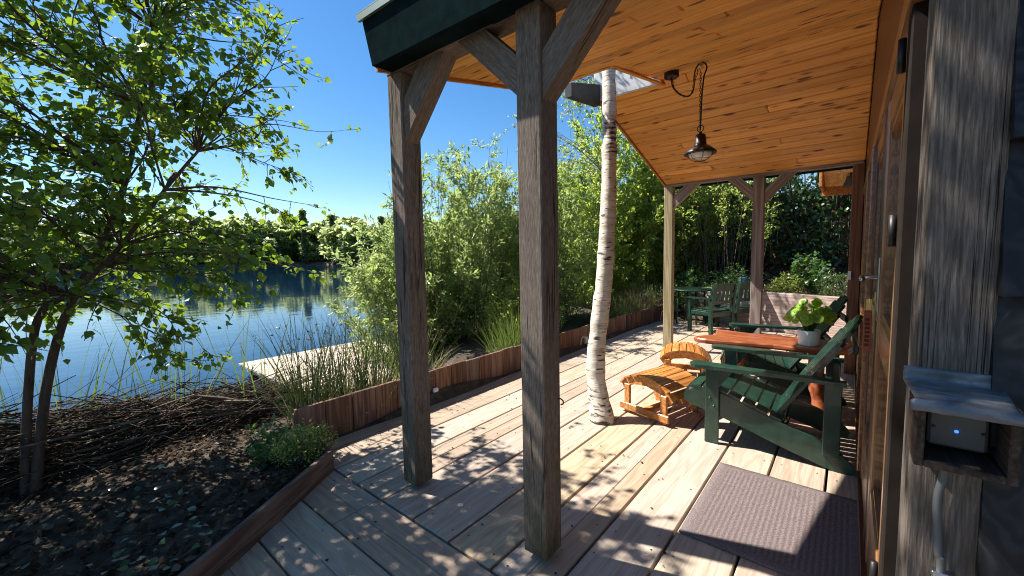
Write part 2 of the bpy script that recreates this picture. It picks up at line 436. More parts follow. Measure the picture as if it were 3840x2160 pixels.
MAT['litter'] = leafmat('dead_leaf', [(0.0, (0.022, 0.014, 0.009)), (0.55, (0.065, 0.043, 0.027)), (0.88, (0.15, 0.10, 0.065)), (1.0, (0.34, 0.26, 0.19))], (0.3, 0.2, 0.1), 0.15, 0.85, 0.08)

def led_mat():
    m, t, b = newmat('blue_led')
    b.inputs['Base Color'].default_value = (0.0, 0.02, 0.4, 1)
    b.inputs['Emission Color'].default_value = (0.03, 0.12, 1.0, 1)
    b.inputs['Emission Strength'].default_value = 1.6
    return m
MAT['led'] = led_mat()

# ------------------------------------------------------------------ mesh helpers
class MB:
    def __init__(self):
        self.v = []
        self.f = []
    def add(self, vs, fs, mtx=None):
        n = len(self.v)
        if mtx is not None:
            vs = [tuple(mtx @ Vector(p)) for p in vs]
        self.v += [tuple(p) for p in vs]
        self.f += [tuple(i + n for i in f) for f in fs]
        return self
    def box(self, x0, x1, y0, y1, z0, z1, mtx=None, c=0.0):
        """box with chamfered edges of size c"""
        if c <= 0:
            vs = [(x, y, z) for x in (x0, x1) for y in (y0, y1) for z in (z0, z1)]
            fs = [(0, 1, 3, 2), (4, 6, 7, 5), (0, 4, 5, 1), (2, 3, 7, 6), (0, 2, 6, 4), (1, 5, 7, 3)]
            return self.add(vs, fs, mtx)
        X, Y, Z = (x0, x1), (y0, y1), (z0, z1)
        sg = (1, -1)
        vs = []
        idx = {}
        for i in (0, 1):
            for j in (0, 1):
                for k in (0, 1):
                    idx[(i, j, k, 0)] = len(vs); vs.append((X[i], Y[j] + sg[j] * c, Z[k] + sg[k] * c))
                    idx[(i, j, k, 1)] = len(vs); vs.append((X[i] + sg[i] * c, Y[j], Z[k] + sg[k] * c))
                    idx[(i, j, k, 2)] = len(vs); vs.append((X[i] + sg[i] * c, Y[j] + sg[j] * c, Z[k]))
        fs = []
        def q(l, flip):
            l = [idx[a] for a in l]
            fs.append(tuple(reversed(l)) if flip else tuple(l))
        for i in (0, 1):
            q([(i, 0, 0, 0), (i, 1, 0, 0), (i, 1, 1, 0), (i, 0, 1, 0)], i == 0)
            q([(0, i, 0, 1), (1, i, 0, 1), (1, i, 1, 1), (0, i, 1, 1)], i == 1)
            q([(0, 0, i, 2), (1, 0, i, 2), (1, 1, i, 2), (0, 1, i, 2)], i == 0)
        for a in (0, 1):
            for b_ in (0, 1):
                fl = (a == b_)
                q([(a, b_, 0, 0), (a, b_, 1, 0), (a, b_, 1, 1), (a, b_, 0, 1)], fl)
                q([(a, 0, b_, 0), (a, 1, b_, 0), (a, 1, b_, 2), (a, 0, b_, 2)], not fl)
                q([(0, a, b_, 1), (1, a, b_, 1), (1, a, b_, 2), (0, a, b_, 2)], fl)
        for i in (0, 1):
            for j in (0, 1):
                for k in (0, 1):
                    q([(i, j, k, 0), (i, j, k, 1), (i, j, k, 2)], (i + j + k) % 2 == 0)
        return self.add(vs, fs, mtx)
    def prism(self, poly, t0, t1, axis='x', mtx=None):
        """polygon of 2-tuples extruded along axis. axis x: (y,z); axis y: (x,z); axis z: (x,y)"""
        n = len(poly)
        def P(p, t):
            return {'x': (t, p[0], p[1]), 'y': (p[0], t, p[1]), 'z': (p[0], p[1], t)}[axis]
        vs = [P(p, t0) for p in poly] + [P(p, t1) for p in poly]
        fs = [tuple(range(n)), tuple(range(2 * n - 1, n - 1, -1))]
        for i in range(n):
            j = (i + 1) % n
            fs.append((i, i + n, j + n, j))
        return self.add(vs, fs, mtx)
    def tube(self, pts, rad, sides=8, cap=True, mtx=None):
        pts = [Vector(p) for p in pts]
        n = len(pts)
        if isinstance(rad, (int, float)):
            rad = [rad] * n
        vs, fs = [], []
        up = Vector((0.13, 0.31, 0.94))
        prev = None
        for i, p in enumerate(pts):
            d = (pts[min(i + 1, n - 1)] - pts[max(i - 1, 0)])
            d = d.normalized() if d.length > 1e-9 else Vector((0, 0, 1))
            if prev is None:
                a = d.cross(up)
                if a.length < 1e-3:
                    a = d.cross(Vector((1, 0, 0)))
                a.normalize()
            else:
                a = prev - d * prev.dot(d)
                a.normalize()
            prev = a
            b = d.cross(a)
            for k in range(sides):
                th = 2 * math.pi * k / sides
                vs.append(tuple(p + (a * math.cos(th) + b * math.sin(th)) * rad[i]))
        for i in range(n - 1):
            for k in range(sides):
                k2 = (k + 1) % sides
                fs.append((i * sides + k, i * sides + k2, (i + 1) * sides + k2, (i + 1) * sides + k))
        if cap:
            fs.append(tuple(range(sides - 1, -1, -1)))
            fs.append(tuple((n - 1) * sides + k for k in range(sides)))
        return self.add(vs, fs, mtx)
    def lathe(self, prof, seg=24, mtx=None, close=False):
        vs, fs = [], []
        for r, z in prof:
            for k in range(seg):
                th = 2 * math.pi * k / seg
                vs.append((r * math.cos(th), r * math.sin(th), z))
        for i in range(len(prof) - 1):
            for k in range(seg):
                k2 = (k + 1) % seg
                fs.append((i * seg + k, i * seg + k2, (i + 1) * seg + k2, (i + 1) * seg + k))
        if close:
            fs.append(tuple(range(seg - 1, -1, -1)))
            fs.append(tuple((len(prof) - 1) * seg + k for k in range(seg)))
        return self.add(vs, fs, mtx)
    def mesh(self, name, mat, smooth=False):
        me = bpy.data.meshes.new(name)
        me.from_pydata(self.v, [], self.f)
        me.materials.append(MAT[mat])
        if smooth:
            me.polygons.foreach_set('use_smooth', [True] * len(me.polygons))
        me.update()
        return me
    def build(self, name, mat, parent=None, smooth=False, loc=None, rot=None):
        return link(name, self.mesh(name, mat, smooth), parent, loc, rot)

def link(name, me, parent=None, loc=None, rot=None):
    o = bpy.data.objects.new(name, me)
    COL.objects.link(o)
    if parent is not None:
        o.parent = parent
    if loc is not None:
        o.location = loc
    if rot is not None:
        o.rotation_euler = rot
    return o

def tag(o, label, cat, group=None):
    o['label'] = label
    o['category'] = cat
    if group:
        o['group'] = group
    return o

def thing(name, label, cat, loc=(0, 0, 0), rz=0.0, group=None):
    o = bpy.data.objects.new(name, None)
    COL.objects.link(o)
    o.empty_display_size = 0.1
    o.location = loc
    o.rotation_euler = (0, 0, rz)
    return tag(o, label, cat, group)

def struct(o, kind='structure'):
    o['kind'] = kind
    return o

def copy_tree(o, parent=None):
    c = o.copy()
    COL.objects.link(c)
    c.parent = parent
    for ch in list(o.children):
        copy_tree(ch, c)
    return c

def RZ(a): return Matrix.Rotation(a, 4, 'Z')
def T(x, y, z): return Matrix.Translation((x, y, z))

def plank(name, parent, mat, p0, p1, width, thick, c=0.004, up=(0, 0, 1), top=True):
    """a board from p0 to p1 (centre line of its top face when top), grain along its length; its local x is the length"""
    p0, p1 = Vector(p0), Vector(p1)
    d = p1 - p0
    L = d.length
    ex = d.normalized()
    ez = Vector(up)
    ez = (ez - ex * ez.dot(ex)).normalized()
    ey = ez.cross(ex)
    mb = MB().box(-L / 2, L / 2, -width / 2, width / 2, -thick if top else -thick / 2, 0 if top else thick / 2, c=c)
    o = mb.build(name, mat, parent)
    m = Matrix((ex, ey, ez)).transposed().to_4x4()
    m.translation = (p0 + p1) / 2
    o.matrix_basis = m
    return o

def mesh_np(name, V, F, mat, smooth=False):
    """V (n,3), F (m,k) all faces with k corners"""
    me = bpy.data.meshes.new(name)
    V = np.asarray(V, np.float32)
    F = np.asarray(F, np.int32)
    k = F.shape[1]
    me.vertices.add(len(V))
    me.vertices.foreach_set('co', V.ravel())
    me.loops.add(F.size)
    me.loops.foreach_set('vertex_index', F.ravel())
    me.polygons.add(len(F))
    me.polygons.foreach_set('loop_start', np.arange(0, F.size, k, dtype=np.int32))
    me.polygons.foreach_set('loop_total', np.full(len(F), k, dtype=np.int32))
    if smooth:
        me.polygons.foreach_set('use_smooth', np.ones(len(F), dtype=bool))
    me.update(calc_edges=True)
    if isinstance(mat, str):
        mat = MAT[mat]
    me.materials.append(mat)
    return me

def unit(a):
    return a / np.maximum(np.linalg.norm(a, axis=-1, keepdims=True), 1e-9)

LEAF = {
    # profile: (t along, half width, height of midrib fold)
    'ovate': ([(0, 0, 0), (0.28, 0.40, .05), (0.55, 0.33, .06), (1.0, 0, 0)], 3),
    'lance': ([(0, 0, 0), (0.45, 0.17, .02), (1.0, 0, 0)], 2),
    'oval': ([(0, 0, 0), (0.5, 0.27, .04), (1.0, 0, 0)], 2),
    'round': ([(0, 0.10, 0), (0.3, 0.46, .0), (0.7, 0.46, .0), (1.0, 0.10, 0)], 3),
}
def leaves(P, D, Nn, L, shape='ovate', curl=0.12):
    """vertex and triangle arrays for one leaf at each P, growing along D, facing Nn, length L"""
    n = len(P)
    D = unit(D)
    S_ = unit(np.cross(D, Nn))
    Nn = np.cross(S_, D)
    L = np.broadcast_to(np.asarray(L, float), (n,))[:, None]
    prof = LEAF[shape][0]
    if shape == 'lance' or shape == 'oval':
        (_, _, _), (tm, wm, hm), _ = prof
        v = np.stack([P, P + D * L * tm + S_ * L * wm + Nn * L * hm, P + D * L - Nn * L * curl, P + D * L * tm - S_ * L * wm + Nn * L * hm], 1)
        F = np.array([[0, 1, 2], [0, 2, 3]])
        k = 4
    else:
        pts = []
        (t1, w1, h1), (t2, w2, h2) = prof[1], prof[2]
        pts = [P, P + D * L * t1 + S_ * L * w1 + Nn * L * h1, P + D * L * t2 + S_ * L * w2 + Nn * L * h2, P + D * L - Nn * L * curl,
               P + D * L * t2 - S_ * L * w2 + Nn * L * h2, P + D * L * t1 - S_ * L * w1 + Nn * L * h1]
        v = np.stack(pts, 1)
        F = np.array([[0, 1, 5], [1, 2, 5], [2, 4, 5], [2, 3, 4]])
        k = 6
    V = v.reshape(-1, 3)
    FF = (F[None] + (np.arange(n) * k)[:, None, None]).reshape(-1, 3)
    return V, FF

def rand_unit(n, rng):
    return unit(rng.normal(size=(n, 3)))

def blades(P, H, lean, width, rng, seg=3, droop=0.25):
    """grass-like blades: P (n,3) roots, H heights, lean (n,2) horizontal offset of the tip"""
    n = len(P)
    t = np.linspace(0, 1, seg + 1)
    a = rng.uniform(0, math.pi, n)
    side = np.stack([np.cos(a), np.sin(a), np.zeros(n)], 1)
    rows = []
    for i, tt in enumerate(t):
        c = P.copy()
        c[:, :2] += lean * (tt ** 1.7)
        c[:, 2] += H * (tt - droop * np.linalg.norm(lean, axis=1) / np.maximum(H, .05) * tt ** 3 * 0.6)
        wd = (width * (1 - tt ** 1.5 * 0.92))[:, None] if isinstance(width, np.ndarray) else width * (1 - tt ** 1.5 * 0.92)
        rows.append(c + side * wd)
        rows.append(c - side * wd)
    V = np.stack(rows, 1).reshape(-1, 3)
    k = 2 * (seg + 1)
    F = np.array([[2 * i, 2 * i + 1, 2 * i + 3, 2 * i + 2] for i in range(seg)])
    FF = (F[None] + (np.arange(n) * k)[:, None, None]).reshape(-1, 4)
    return V, FF

def sticks(P0, P1, r0, r1, bend, rng, seg=3, sides=3):
    """many thin tapered curved sticks as one vertex/quad array"""
    n = len(P0)
    D = unit(P1 - P0)
    ref = np.tile(np.array([[0.2, 0.3, 0.93]]), (n, 1))
    A = unit(np.cross(D, ref) + 1e-6)
    B = np.cross(D, A)
    bd = rand_unit(n, rng) * bend
    rows = []
    for i in range(seg + 1):
        tt = i / seg
        c = P0 + (P1 - P0) * tt + bd * (4 * tt * (1 - tt))[..., None] if False else P0 + (P1 - P0) * tt + bd * 4 * tt * (1 - tt)
        r = (np.asarray(r0) * (1 - tt) + np.asarray(r1) * tt)
        r = np.broadcast_to(r, (n,))[:, None]
        for k in range(sides):
            th = 2 * math.pi * k / sides
            rows.append(c + (A * math.cos(th) + B * math.sin(th)) * r)
    V = np.stack(rows, 1).reshape(-1, 3)
    kk = sides * (seg + 1)
    F = []
    for i in range(seg):
        for k in range(sides):
            k2 = (k + 1) % sides
            F.append([i * sides + k, i * sides + k2, (i + 1) * sides + k2, (i + 1) * sides + k])
    F = np.array(F)
    FF = (F[None] + (np.arange(n) * kk)[:, None, None]).reshape(-1, 4)
    return V, FF

def np_obj(name, V, F, mat, parent=None, smooth=False):
    o = link(name, mesh_np(name, V, F, mat, smooth), parent)
    if parent is not None:
        o['kind'] = 'stuff'
    return o

# ================================================================== SETTING
WATER_Z = -0.45
def smooth01(t):
    t = np.clip(t, 0, 1)
    return t * t * (3 - 2 * t)
def shore_y(x):
    return 5.3 - 0.4 * smooth01((x - 1.2) / 0.8) + 2.4 * smooth01((x - 3.4) / 2.5) + 3.0 * smooth01((x - 9.0) / 6.0)
def ground_z(x, y):
    x = np.asarray(x, float); y = np.asarray(y, float)
    z = np.full(np.broadcast(x, y).shape, 0.05)
    # soil bed
    z = z + 0.03 * np.sin(x * 3.1 + y * 1.7) + 0.025 * np.sin(y * 4.3 - x * 2.2)
    # bank down to the water
    s = shore_y(x)
    z = np.where(y > s - 0.8, z * (1 - smooth01((y - s + 0.8) / 0.8)) + (-0.5) * smooth01((y - s + 0.8) / 0.8), z)
    z = np.where(y > s, -0.5 - 0.5 * smooth01((y - s) / 3.0), z)
    # wooded slope beyond the deck
    up = smooth01((x - 9.4) / 0.9) * smooth01((4.2 - y) / 1.6)
    z = z + up * (0.45 + np.clip((x - 10.0) * 0.24, 0, 3.2))
    # hollow under the deck
    under = ((y < 3.26) & (x > -3) & (x < 9.3) & (y > -3) & ((x > 1.33) | (y < 0.633 * x + 2.11)))
    z = np.where(under, -0.16, z)
    return z

def make_ground():
    xs = np.concatenate([np.linspace(-160, -6, 12), np.linspace(-5, 16, 141), np.linspace(17.5, 60, 14), np.linspace(80, 260, 6)])
    ys = np.concatenate([np.linspace(-120, -4, 10), np.linspace(-3, 12, 116), np.linspace(14, 60, 8)])
    X, Y = np.meshgrid(xs, ys, indexing='ij')
    Z = ground_z(X, Y)
    Z = np.where(Y > 14, np.minimum(Z, -1.5), Z)
    V = np.stack([X, Y, Z], -1).reshape(-1, 3)
    nx, ny = len(xs), len(ys)
    i, j = np.meshgrid(np.arange(nx - 1), np.arange(ny - 1), indexing='ij')
    a = (i * ny + j).ravel()
    F = np.stack([a, a + ny, a + ny + 1, a + 1], 1)
    return struct(np_obj('ground', V, F, 'soil', None, True))
make_ground()

# lake
V = np.array([[-300, 3.0, WATER_Z], [420, 3.0, WATER_Z], [420, 420, WATER_Z], [-300, 420, WATER_Z]], float)
struct(np_obj('lake', V, [[0, 1, 2, 3]], 'water'))

# far shore: a low rising bank behind the water
def far_shore():
    th = np.linspace(math.radians(8), math.radians(112), 60)
    rows = []
    for th_ in th:
        R = 150 + 50 * smooth01((th_ - math.radians(50)) / math.radians(45)) - 45 * smooth01((math.radians(45) - th_) / math.radians(30))
        R += 4 * math.sin(th_ * 23) + 2.5 * math.sin(th_ * 57)
        prof = [(0, -1.0), (1.2, -0.35), (3, 0.35), (12, 0.9), (40, 2.0), (90, 3.0)]
        rows.append([((R + dr) * math.cos(th_), (R + dr) * math.sin(th_), z) for dr, z in prof])
    V = np.array(rows).reshape(-1, 3)
    k = 6
    F = []
    for i in range(len(th) - 1):
        for j in range(k - 1):
            a = i * k + j
            F.append([a, a + k, a + k + 1, a + 1])
    return struct(np_obj('far_shore', V, F, 'soil', None, True))
far_shore()

# ------------------------------------------------------------------ deck
deck = bpy.data.objects.new('deck', None)
COL.objects.link(deck)
struct(deck)
MB().box(-2.5, 9.6, -0.12, 3.25, -0.14, -0.06).build('joist_bed', 'underlay', deck)
PITCH = 0.303
GAP = 0.014
rows_y = [0.37 + PITCH * i for i in range(-2, 10)]      # lower gap line of each row
for i, y0 in enumerate(rows_y):
    y1 = y0 + PITCH
    if y1 > 3.3:
        y1 = 3.285
    yc = (y0 + y1) / 2
    if y0 < -0.14:
        y0 = -0.145
    wd = y1 - y0 - GAP
    xe = 9.15 + (y0 + 0.2) * 0.36
    cuts = [1.335]
    x = 1.335 + rnd.choice([2.4, 3.1, 3.9, 4.6]) + rnd.uniform(0, .5)
    while x < xe - 1.0:
        cuts.append(x)
        x += rnd.choice([3.0, 3.6, 4.2])
    cuts.append(xe)
    for a, b in zip(cuts[:-1], cuts[1:]):
        ycc = (y0 + y1) / 2
        f_ = rnd.uniform(0.46, 0.54)
        strips = [(ycc - wd / 2, ycc - wd / 2 + wd * f_ - 0.001), (ycc - wd / 2 + wd * f_ + 0.001, ycc + wd / 2)] if rnd.random() < 0.35 else [(ycc - wd / 2, ycc + wd / 2)]
        for ya_, yb_ in strips:
            zt = rnd.uniform(-0.003, 0.0)
            ym = (ya_ + yb_) / 2
            plank('deck_plank', deck, 'deck', (a + 0.003, ym, zt), (b - 0.003, ym, zt), yb_ - ya_, 0.045, 0.004)
# cross boards on the near side: they run along y up to the bed edging
for i in range(-5, 5):
    x1 = 1.322 - 0.308 * (4 - i)
    x0 = x1 - 0.308 + 0.011
    ymax = 0.633 * x1 + 1.99
    cuts = [-1.2]
    y = -1.2 + rnd.uniform(1.0, 2.2)
    while y < ymax - 0.5:
        cuts.append(y)
        y += rnd.uniform(1.3, 1.9)
    cuts.append(ymax)
    for a, b in zip(cuts[:-1], cuts[1:]):
        xh = x0 + (x1 - x0) * rnd.uniform(0.45, 0.55)
        for xa_, xb_ in ((x0, xh - 0.001), (xh + 0.001, x1)):
            zt = rnd.uniform(-0.003, 0.0)
            xc = (xa_ + xb_) / 2
            plank('deck_plank', deck, 'deck', (xc, a + 0.003, zt), (xc, b - 0.003, zt), xb_ - xa_, 0.045, 0.004)
# screw heads
mb = MB()
for i, y0 in enumerate(rows_y):
    for xk in (1.42, 1.95, 2.6, 3.3, 4.1, 5.0):
        for yy in (0.05, 0.25):
            mb.lathe([(0.0055, 0.0012), (0.0, 0.0018)], 6, T(xk + rnd.uniform(-.02, .02), y0 + yy, 0))
mb.build('screw_head', 'black', deck)

# ------------------------------------------------------------------ cabin wall with doors
WY = -0.105
cabin = thing('cabin', 'timber cabin wall with varnished glazed doors along the right of the deck', 'cabin')
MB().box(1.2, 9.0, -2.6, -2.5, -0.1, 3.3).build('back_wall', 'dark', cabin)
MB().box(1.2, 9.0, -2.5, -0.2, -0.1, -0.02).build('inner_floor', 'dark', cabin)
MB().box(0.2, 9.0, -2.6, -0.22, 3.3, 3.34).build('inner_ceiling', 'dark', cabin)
# gable infill above the doors, follows the roof line
def ceil_z(x):
    return 3.19 - 0.2107 * (4.15 - x) if x < 4.15 else 3.19 - 0.319 * (x - 4.15)
MB().prism([(1.18, 2.18), (6.4, 2.18), (6.4, ceil_z(6.4) + .02), (4.15, 3.21), (1.18, ceil_z(1.18) + .02)], WY - 0.06, WY, 'y').build('gable_panel', 'dark_door', cabin)
MB().box(1.19, 6.35, WY - 0.07, WY + 0.012, 2.12, 2.2, c=0.004).build('head_rail', 'door', cabin)
MB().box(1.19, 6.35, WY - 0.07, WY + 0.02, -0.02, 0.06, c=0.004).build('door_sill', 'dark_door', cabin)
def glazed_leaf(name, x0, x1, mats, rails, hinge_x=None, label=None, y=WY, handle=None):
    d = bpy.data.objects.new(name, None)
    COL.objects.link(d)
    d.parent = cabin
    if label:
        d['label'] = label
    st = 0.10
    for xa, xb in ((x0, x0 + st), (x1 - st, x1)):
        o = MB().box(-1.03, 1.03, -st / 2, st / 2, -0.055, 0.0, c=0.006).build('stile', mats[0], d)
        o.matrix_basis = Matrix(((0, 1, 0, (xa + xb) / 2), (0, 0, 1, y), (1, 0, 0, 1.09), (0, 0, 0, 1)))
    for z0, z1 in rails:
        MB().box(x0 + st, x1 - st, y - 0.052, y - 0.004, z0, z1, c=0.006).build('rail', mats[1], d)
    zs = sorted(rails)
    for (a, b), (c_, e) in zip(zs[:-1], zs[1:]):
        MB().box(x0 + st - 0.004, x1 - st + 0.004, y - 0.034, y - 0.026, b - 0.004, c_ + 0.004).build('pane', 'glass', d)
        bd = MB()
        for xx in (x0 + st, x1 - st - 0.018):
            bd.box(xx, xx + 0.018, y - 0.026, y - 0.012, b, c_)
        bd.box(x0 + st + 0.018, x1 - st - 0.018, y - 0.026, y - 0.012, b, b + 0.018)
        bd.box(x0 + st + 0.018, x1 - st - 0.018, y - 0.026, y - 0.012, c_ - 0.018, c_)
        bd.build('glazing_bead', mats[1], d)
    return d
# jamb beside the corner post (dark reveal), then the near door leaf
MB().box(1.19, 1.5, WY - 0.11, WY - 0.05, -0.02, 2.3).build('reveal', 'dark', cabin)
MB().box(1.5, 1.6, WY - 0.08, WY + 0.004, -0.02, 2.12, c=0.004).build('jamb', 'dark', cabin)
near_door = glazed_leaf('door', 1.605, 2.47, ('door', 'door'), [(0.06, 0.42), (1.06, 1.20), (2.0, 2.118)], label='near glazed door leaf with lever handle')
MB().lathe([(0.0095, -0.045), (0.0095, 0.045)], 12, T(1.6, WY + 0.014, 2.03), True).build('hinge', 'black', near_door, True)
MB().lathe([(0.0095, -0.045), (0.0095, 0.045)], 12, T(1.6, WY + 0.014, 1.55), True).build('hinge', 'black', near_door, True)
MB().lathe([(0.0095, -0.045), (0.0095, 0.045)], 12, T(1.6, WY + 0.014, 0.5), True).build('hinge', 'black', near_door, True)
hp = MB().box(2.395, 2.43, WY, WY + 0.006, 1.18, 1.46, c=0.002)
hp.build('handle_plate', 'steel', near_door)
MB().tube([(2.412, WY + 0.006, 1.375), (2.412, WY + 0.05, 1.375), (2.405, WY + 0.06, 1.375), (2.30, WY + 0.062, 1.37)], 0.010, 8).build('handle', 'steel', near_door, True)
MB().box(2.40, 2.425, WY + 0.006, WY + 0.014, 1.255, 1.31, c=0.003).build('lock_cylinder', 'brass', near_door)
door2 = glazed_leaf('door', 2.50, 3.36, ('dark_door', 'door'), [(0.06, 0.42), (1.06, 1.20), (2.0, 2.118)], label='second glazed door leaf beyond the handle', y=WY + 0.004)
door3 = glazed_leaf('door', 3.46, 4.36, ('door', 'dark_door'), [(0.06, 0.30), (1.06, 1.18), (2.0, 2.118)], label='third glazed leaf behind the near chair', y=WY + 0.001)
door4 = glazed_leaf('door', 4.46, 5.36, ('dark_door', 'door'), [(0.06, 0.30), (2.0, 2.118)], label='glazed leaf behind the slab table', y=WY + 0.004)
door5 = glazed_leaf('door', 5.40, 6.20, ('door', 'dark_door'), [(0.06, 0.30), (2.0, 2.118)], label='farthest glazed leaf beside the brown end post', y=WY + 0.001)
for x in (3.37, 4.37):
    MB().box(x, x + 0.08, WY - 0.07, WY + 0.022, 0.06, 2.12, c=0.006).build('mullion', 'door', cabin)
# brown end post under the far beam
o = MB().box(-1.25, 1.25, -0.055, 0.055, -0.055, 0.055, c=0.006).build('end_post', 'end_post', cabin)
o.matrix_basis = Matrix(((0, 1, 0, 6.33), (0, 0, 1, -0.045), (1, 0, 0, 1.25), (0, 0, 0, 1)))
MB().box(6.25, 6.274, -0.02, 0.012, 1.14, 1.24, c=0.003).build('switch', 'white', cabin)
MB().box(6.385, 9.0, -0.14, -0.06, -0.1, 3.3).build('side_wall', 'fence', cabin)
# old corner post close to the camera: face towards the camera at x = 1.03
o = MB().box(-1.7, 1.7, -0.045, 0.045, -0.075, 0.075, c=0.003).build('corner_post', 'oldoak', cabin)
o.matrix_basis = Matrix(((0, 0, -1, 1.105), (0, 1, 0, -0.147), (1, 0, 0, 1.65), (0, 0, 0, 1)))
# black weatherboards beyond the post, each lapping the one below
for k in range(14):
    z0 = -0.05 + 0.245 * k
    mb = MB()
    nseg = 14
    vs, fs = [], []
    rr = random.Random(k)
    for s in range(nseg + 1):
        y = -0.19 - 0.75 * s / nseg
        dz = 0.006 * math.sin(s * 0.7 + k) + rr.uniform(-.0015, .0015)
        for (xx, zz) in ((1.0, z0 + dz), (1.022, z0 + dz), (1.055, z0 + 0.28), (1.045, z0 + 0.28)):
            vs.append((xx, y, zz))
    for s in range(nseg):
        for q in range(4):
            a, b_ = s * 4 + q, s * 4 + (q + 1) % 4
            fs.append((a, b_, b_ + 4, a + 4))
    fs.append((3, 2, 1, 0)); fs.append(tuple(nseg * 4 + q for q in range(4)))
    mb.add(vs, fs)
    mb.build('weatherboard', 'black_board', cabin)
MB().box(1.06, 1.18, -2.6, -0.193, -0.1, 3.34).build('end_wall', 'dark', cabin)

# ------------------------------------------------------------------ veranda: posts, beams, ceiling, fascia
ver = thing('veranda', 'open veranda roof on timber posts with orange pine ceiling', 'veranda')
def post(x0, x1, y0, y1, z0, z1, mat):
    L = z1 - z0
    o = MB().box(-L / 2, L / 2, -(y1 - y0) / 2, (y1 - y0) / 2, -(x1 - x0) / 2, (x1 - x0) / 2, c=0.006).build('post', mat, ver)
    o.matrix_basis = Matrix(((0, 0, -1, (x0 + x1) / 2), (0, 1, 0, (y0 + y1) / 2), (1, 0, 0, (z0 + z1) / 2), (0, 0, 0, 1)))
    f = MB().lathe([(0.012, -0.09), (0.012, 0.0)], 10, None, True)
    f.box(-0.05, 0.05, -0.05, 0.05, -0.006, 0.0)
    f.build('post_foot', 'black', o).matrix_basis = o.matrix_basis.inverted() @ T((x0 + x1) / 2, (y0 + y1) / 2, z0)
    return o
def brace(post_o, poly, xa, xb, mat):
    """quad in (y, z): two points on the post then two points on the beam"""
    (ya, za), (yb, zb), (yc, zc), (yd, zd) = poly
    a = Vector((0, (ya + yb) / 2, (za + zb) / 2)); b = Vector((0, (yc + yd) / 2, (zc + zd) / 2))
    ex = (b - a).normalized()
    ez = Vector((1, 0, 0)); ey = ez.cross(ex)
    m = Matrix((ex, ey, ez)).transposed().to_4x4()
    m.translation = (a + b) / 2 + Vector(((xa + xb) / 2, 0, 0))
    mi = m.inverted()
    mb = MB()
    vs = [mi @ Vector((x, y, z)) for x in (xa, xb) for (y, z) in poly]
    mb.add(vs, [(0, 1, 2, 3), (7, 6, 5, 4), (0, 4, 5, 1), (1, 5, 6, 2), (2, 6, 7, 3), (3, 7, 4, 0)])
    o = mb.build('brace', mat, post_o)
    o.matrix_basis = post_o.matrix_basis.inverted() @ m
    return o
BZ = 2.605
p1 = post(1.515, 1.655, 2.09, 2.22, 0.03, BZ, 'post')
p2 = post(1.505, 1.645, 1.07, 1.205, 0.03, BZ, 'post')
p3 = post(6.26, 6.37, 2.06, 2.185, 0.05, 2.48, 'pale_post')
p4 = post(6.262, 6.372, 0.89, 1.02, 0.05, 2.48, 'grey_post')
brace(p1, [(2.09, 2.20), (2.09, 2.44), (1.94, BZ), (1.72, BZ)], 1.535, 1.635, 'post')
brace(p2, [(1.205, 2.23), (1.205, 2.41), (1.41, BZ), (1.60, BZ)], 1.525, 1.625, 'post')
brace(p2, [(1.07, 2.19), (1.07, 2.39), (0.86, BZ), (0.66, BZ)], 1.525, 1.625, 'post')
brace(p3, [(2.06, 2.15), (2.06, 2.32), (1.89, 2.48), (1.69, 2.48)], 6.275, 6.355, 'grey_post')
brace(p4, [(1.02, 2.15), (1.02, 2.33), (1.16, 2.48), (1.34, 2.48)], 6.277, 6.357, 'grey_post')
brace(p4, [(0.89, 2.12), (0.89, 2.30), (0.71, 2.48), (0.55, 2.48)], 6.277, 6.357, 'grey_post')
MB().tube([(1.632, 1.085, 0.80), (1.632, 1.058, 0.80), (1.632, 1.046, 0.792), (1.632, 1.046, 0.778), (1.632, 1.056, 0.772)], 0.0035, 6).build('hook', 'black', p2).matrix_basis = p2.matrix_basis.inverted()
plank('beam', ver, 'post', (1.585, -0.1, BZ), (1.585, 2.225, BZ), 0.14, 0.06, 0.005, up=(0, 0, -1))
plank('beam', ver, 'grey_post', (6.318, -0.09, 2.482), (6.318, 2.19, 2.482), 0.115, 0.05, 0.005, up=(0, 0, -1))
# fascia and metal roof edge on the near side
def slanted(name, mat, x0, x1, ya, yb, za0, za1, zb0, zb1):
    mb = MB()
    vs = [(x0, ya, za0), (x0, ya, za1), (x0, yb, zb1), (x0, yb, zb0), (x1, ya, za0), (x1, ya, za1), (x1, yb, zb1), (x1, yb, zb0)]
    mb.add(vs, [(0, 3, 2, 1), (4, 5, 6, 7), (0, 1, 5, 4), (1, 2, 6, 5), (2, 3, 7, 6), (3, 0, 4, 7)])
    return mb.build(name, mat, ver)
def sheet(name, mat, x0, x1, quad):
    mb = MB()
    vs = [(x0, y, z) for y, z in quad] + [(x1, y, z) for y, z in quad]
    mb.add(vs, [(0, 3, 2, 1), (4, 5, 6, 7), (0, 1, 5, 4), (1, 2, 6, 5), (2, 3, 7, 6), (3, 0, 4, 7)])
    return mb.build(name, mat, ver)
sheet('fascia', 'fascia', 1.385, 1.415, [(2.17, 2.61), (2.255, 2.893), (-0.3, 2.82), (-0.3, 2.54)])
sheet('roof_trim', 'trim', 1.366, 1.383, [(2.275, 2.885), (2.285, 2.925), (-0.3, 2.85), (-0.3, 2.81)])
sheet('roof_trim', 'trim', 1.366, 1.60, [(2.285, 2.927), (2.287, 2.933), (-0.3, 2.858), (-0.3, 2.852)])
slanted('soffit', 'fascia', 1.417, 1.53, 2.185, -0.3, 2.615, 2.63, 2.585, 2.60)
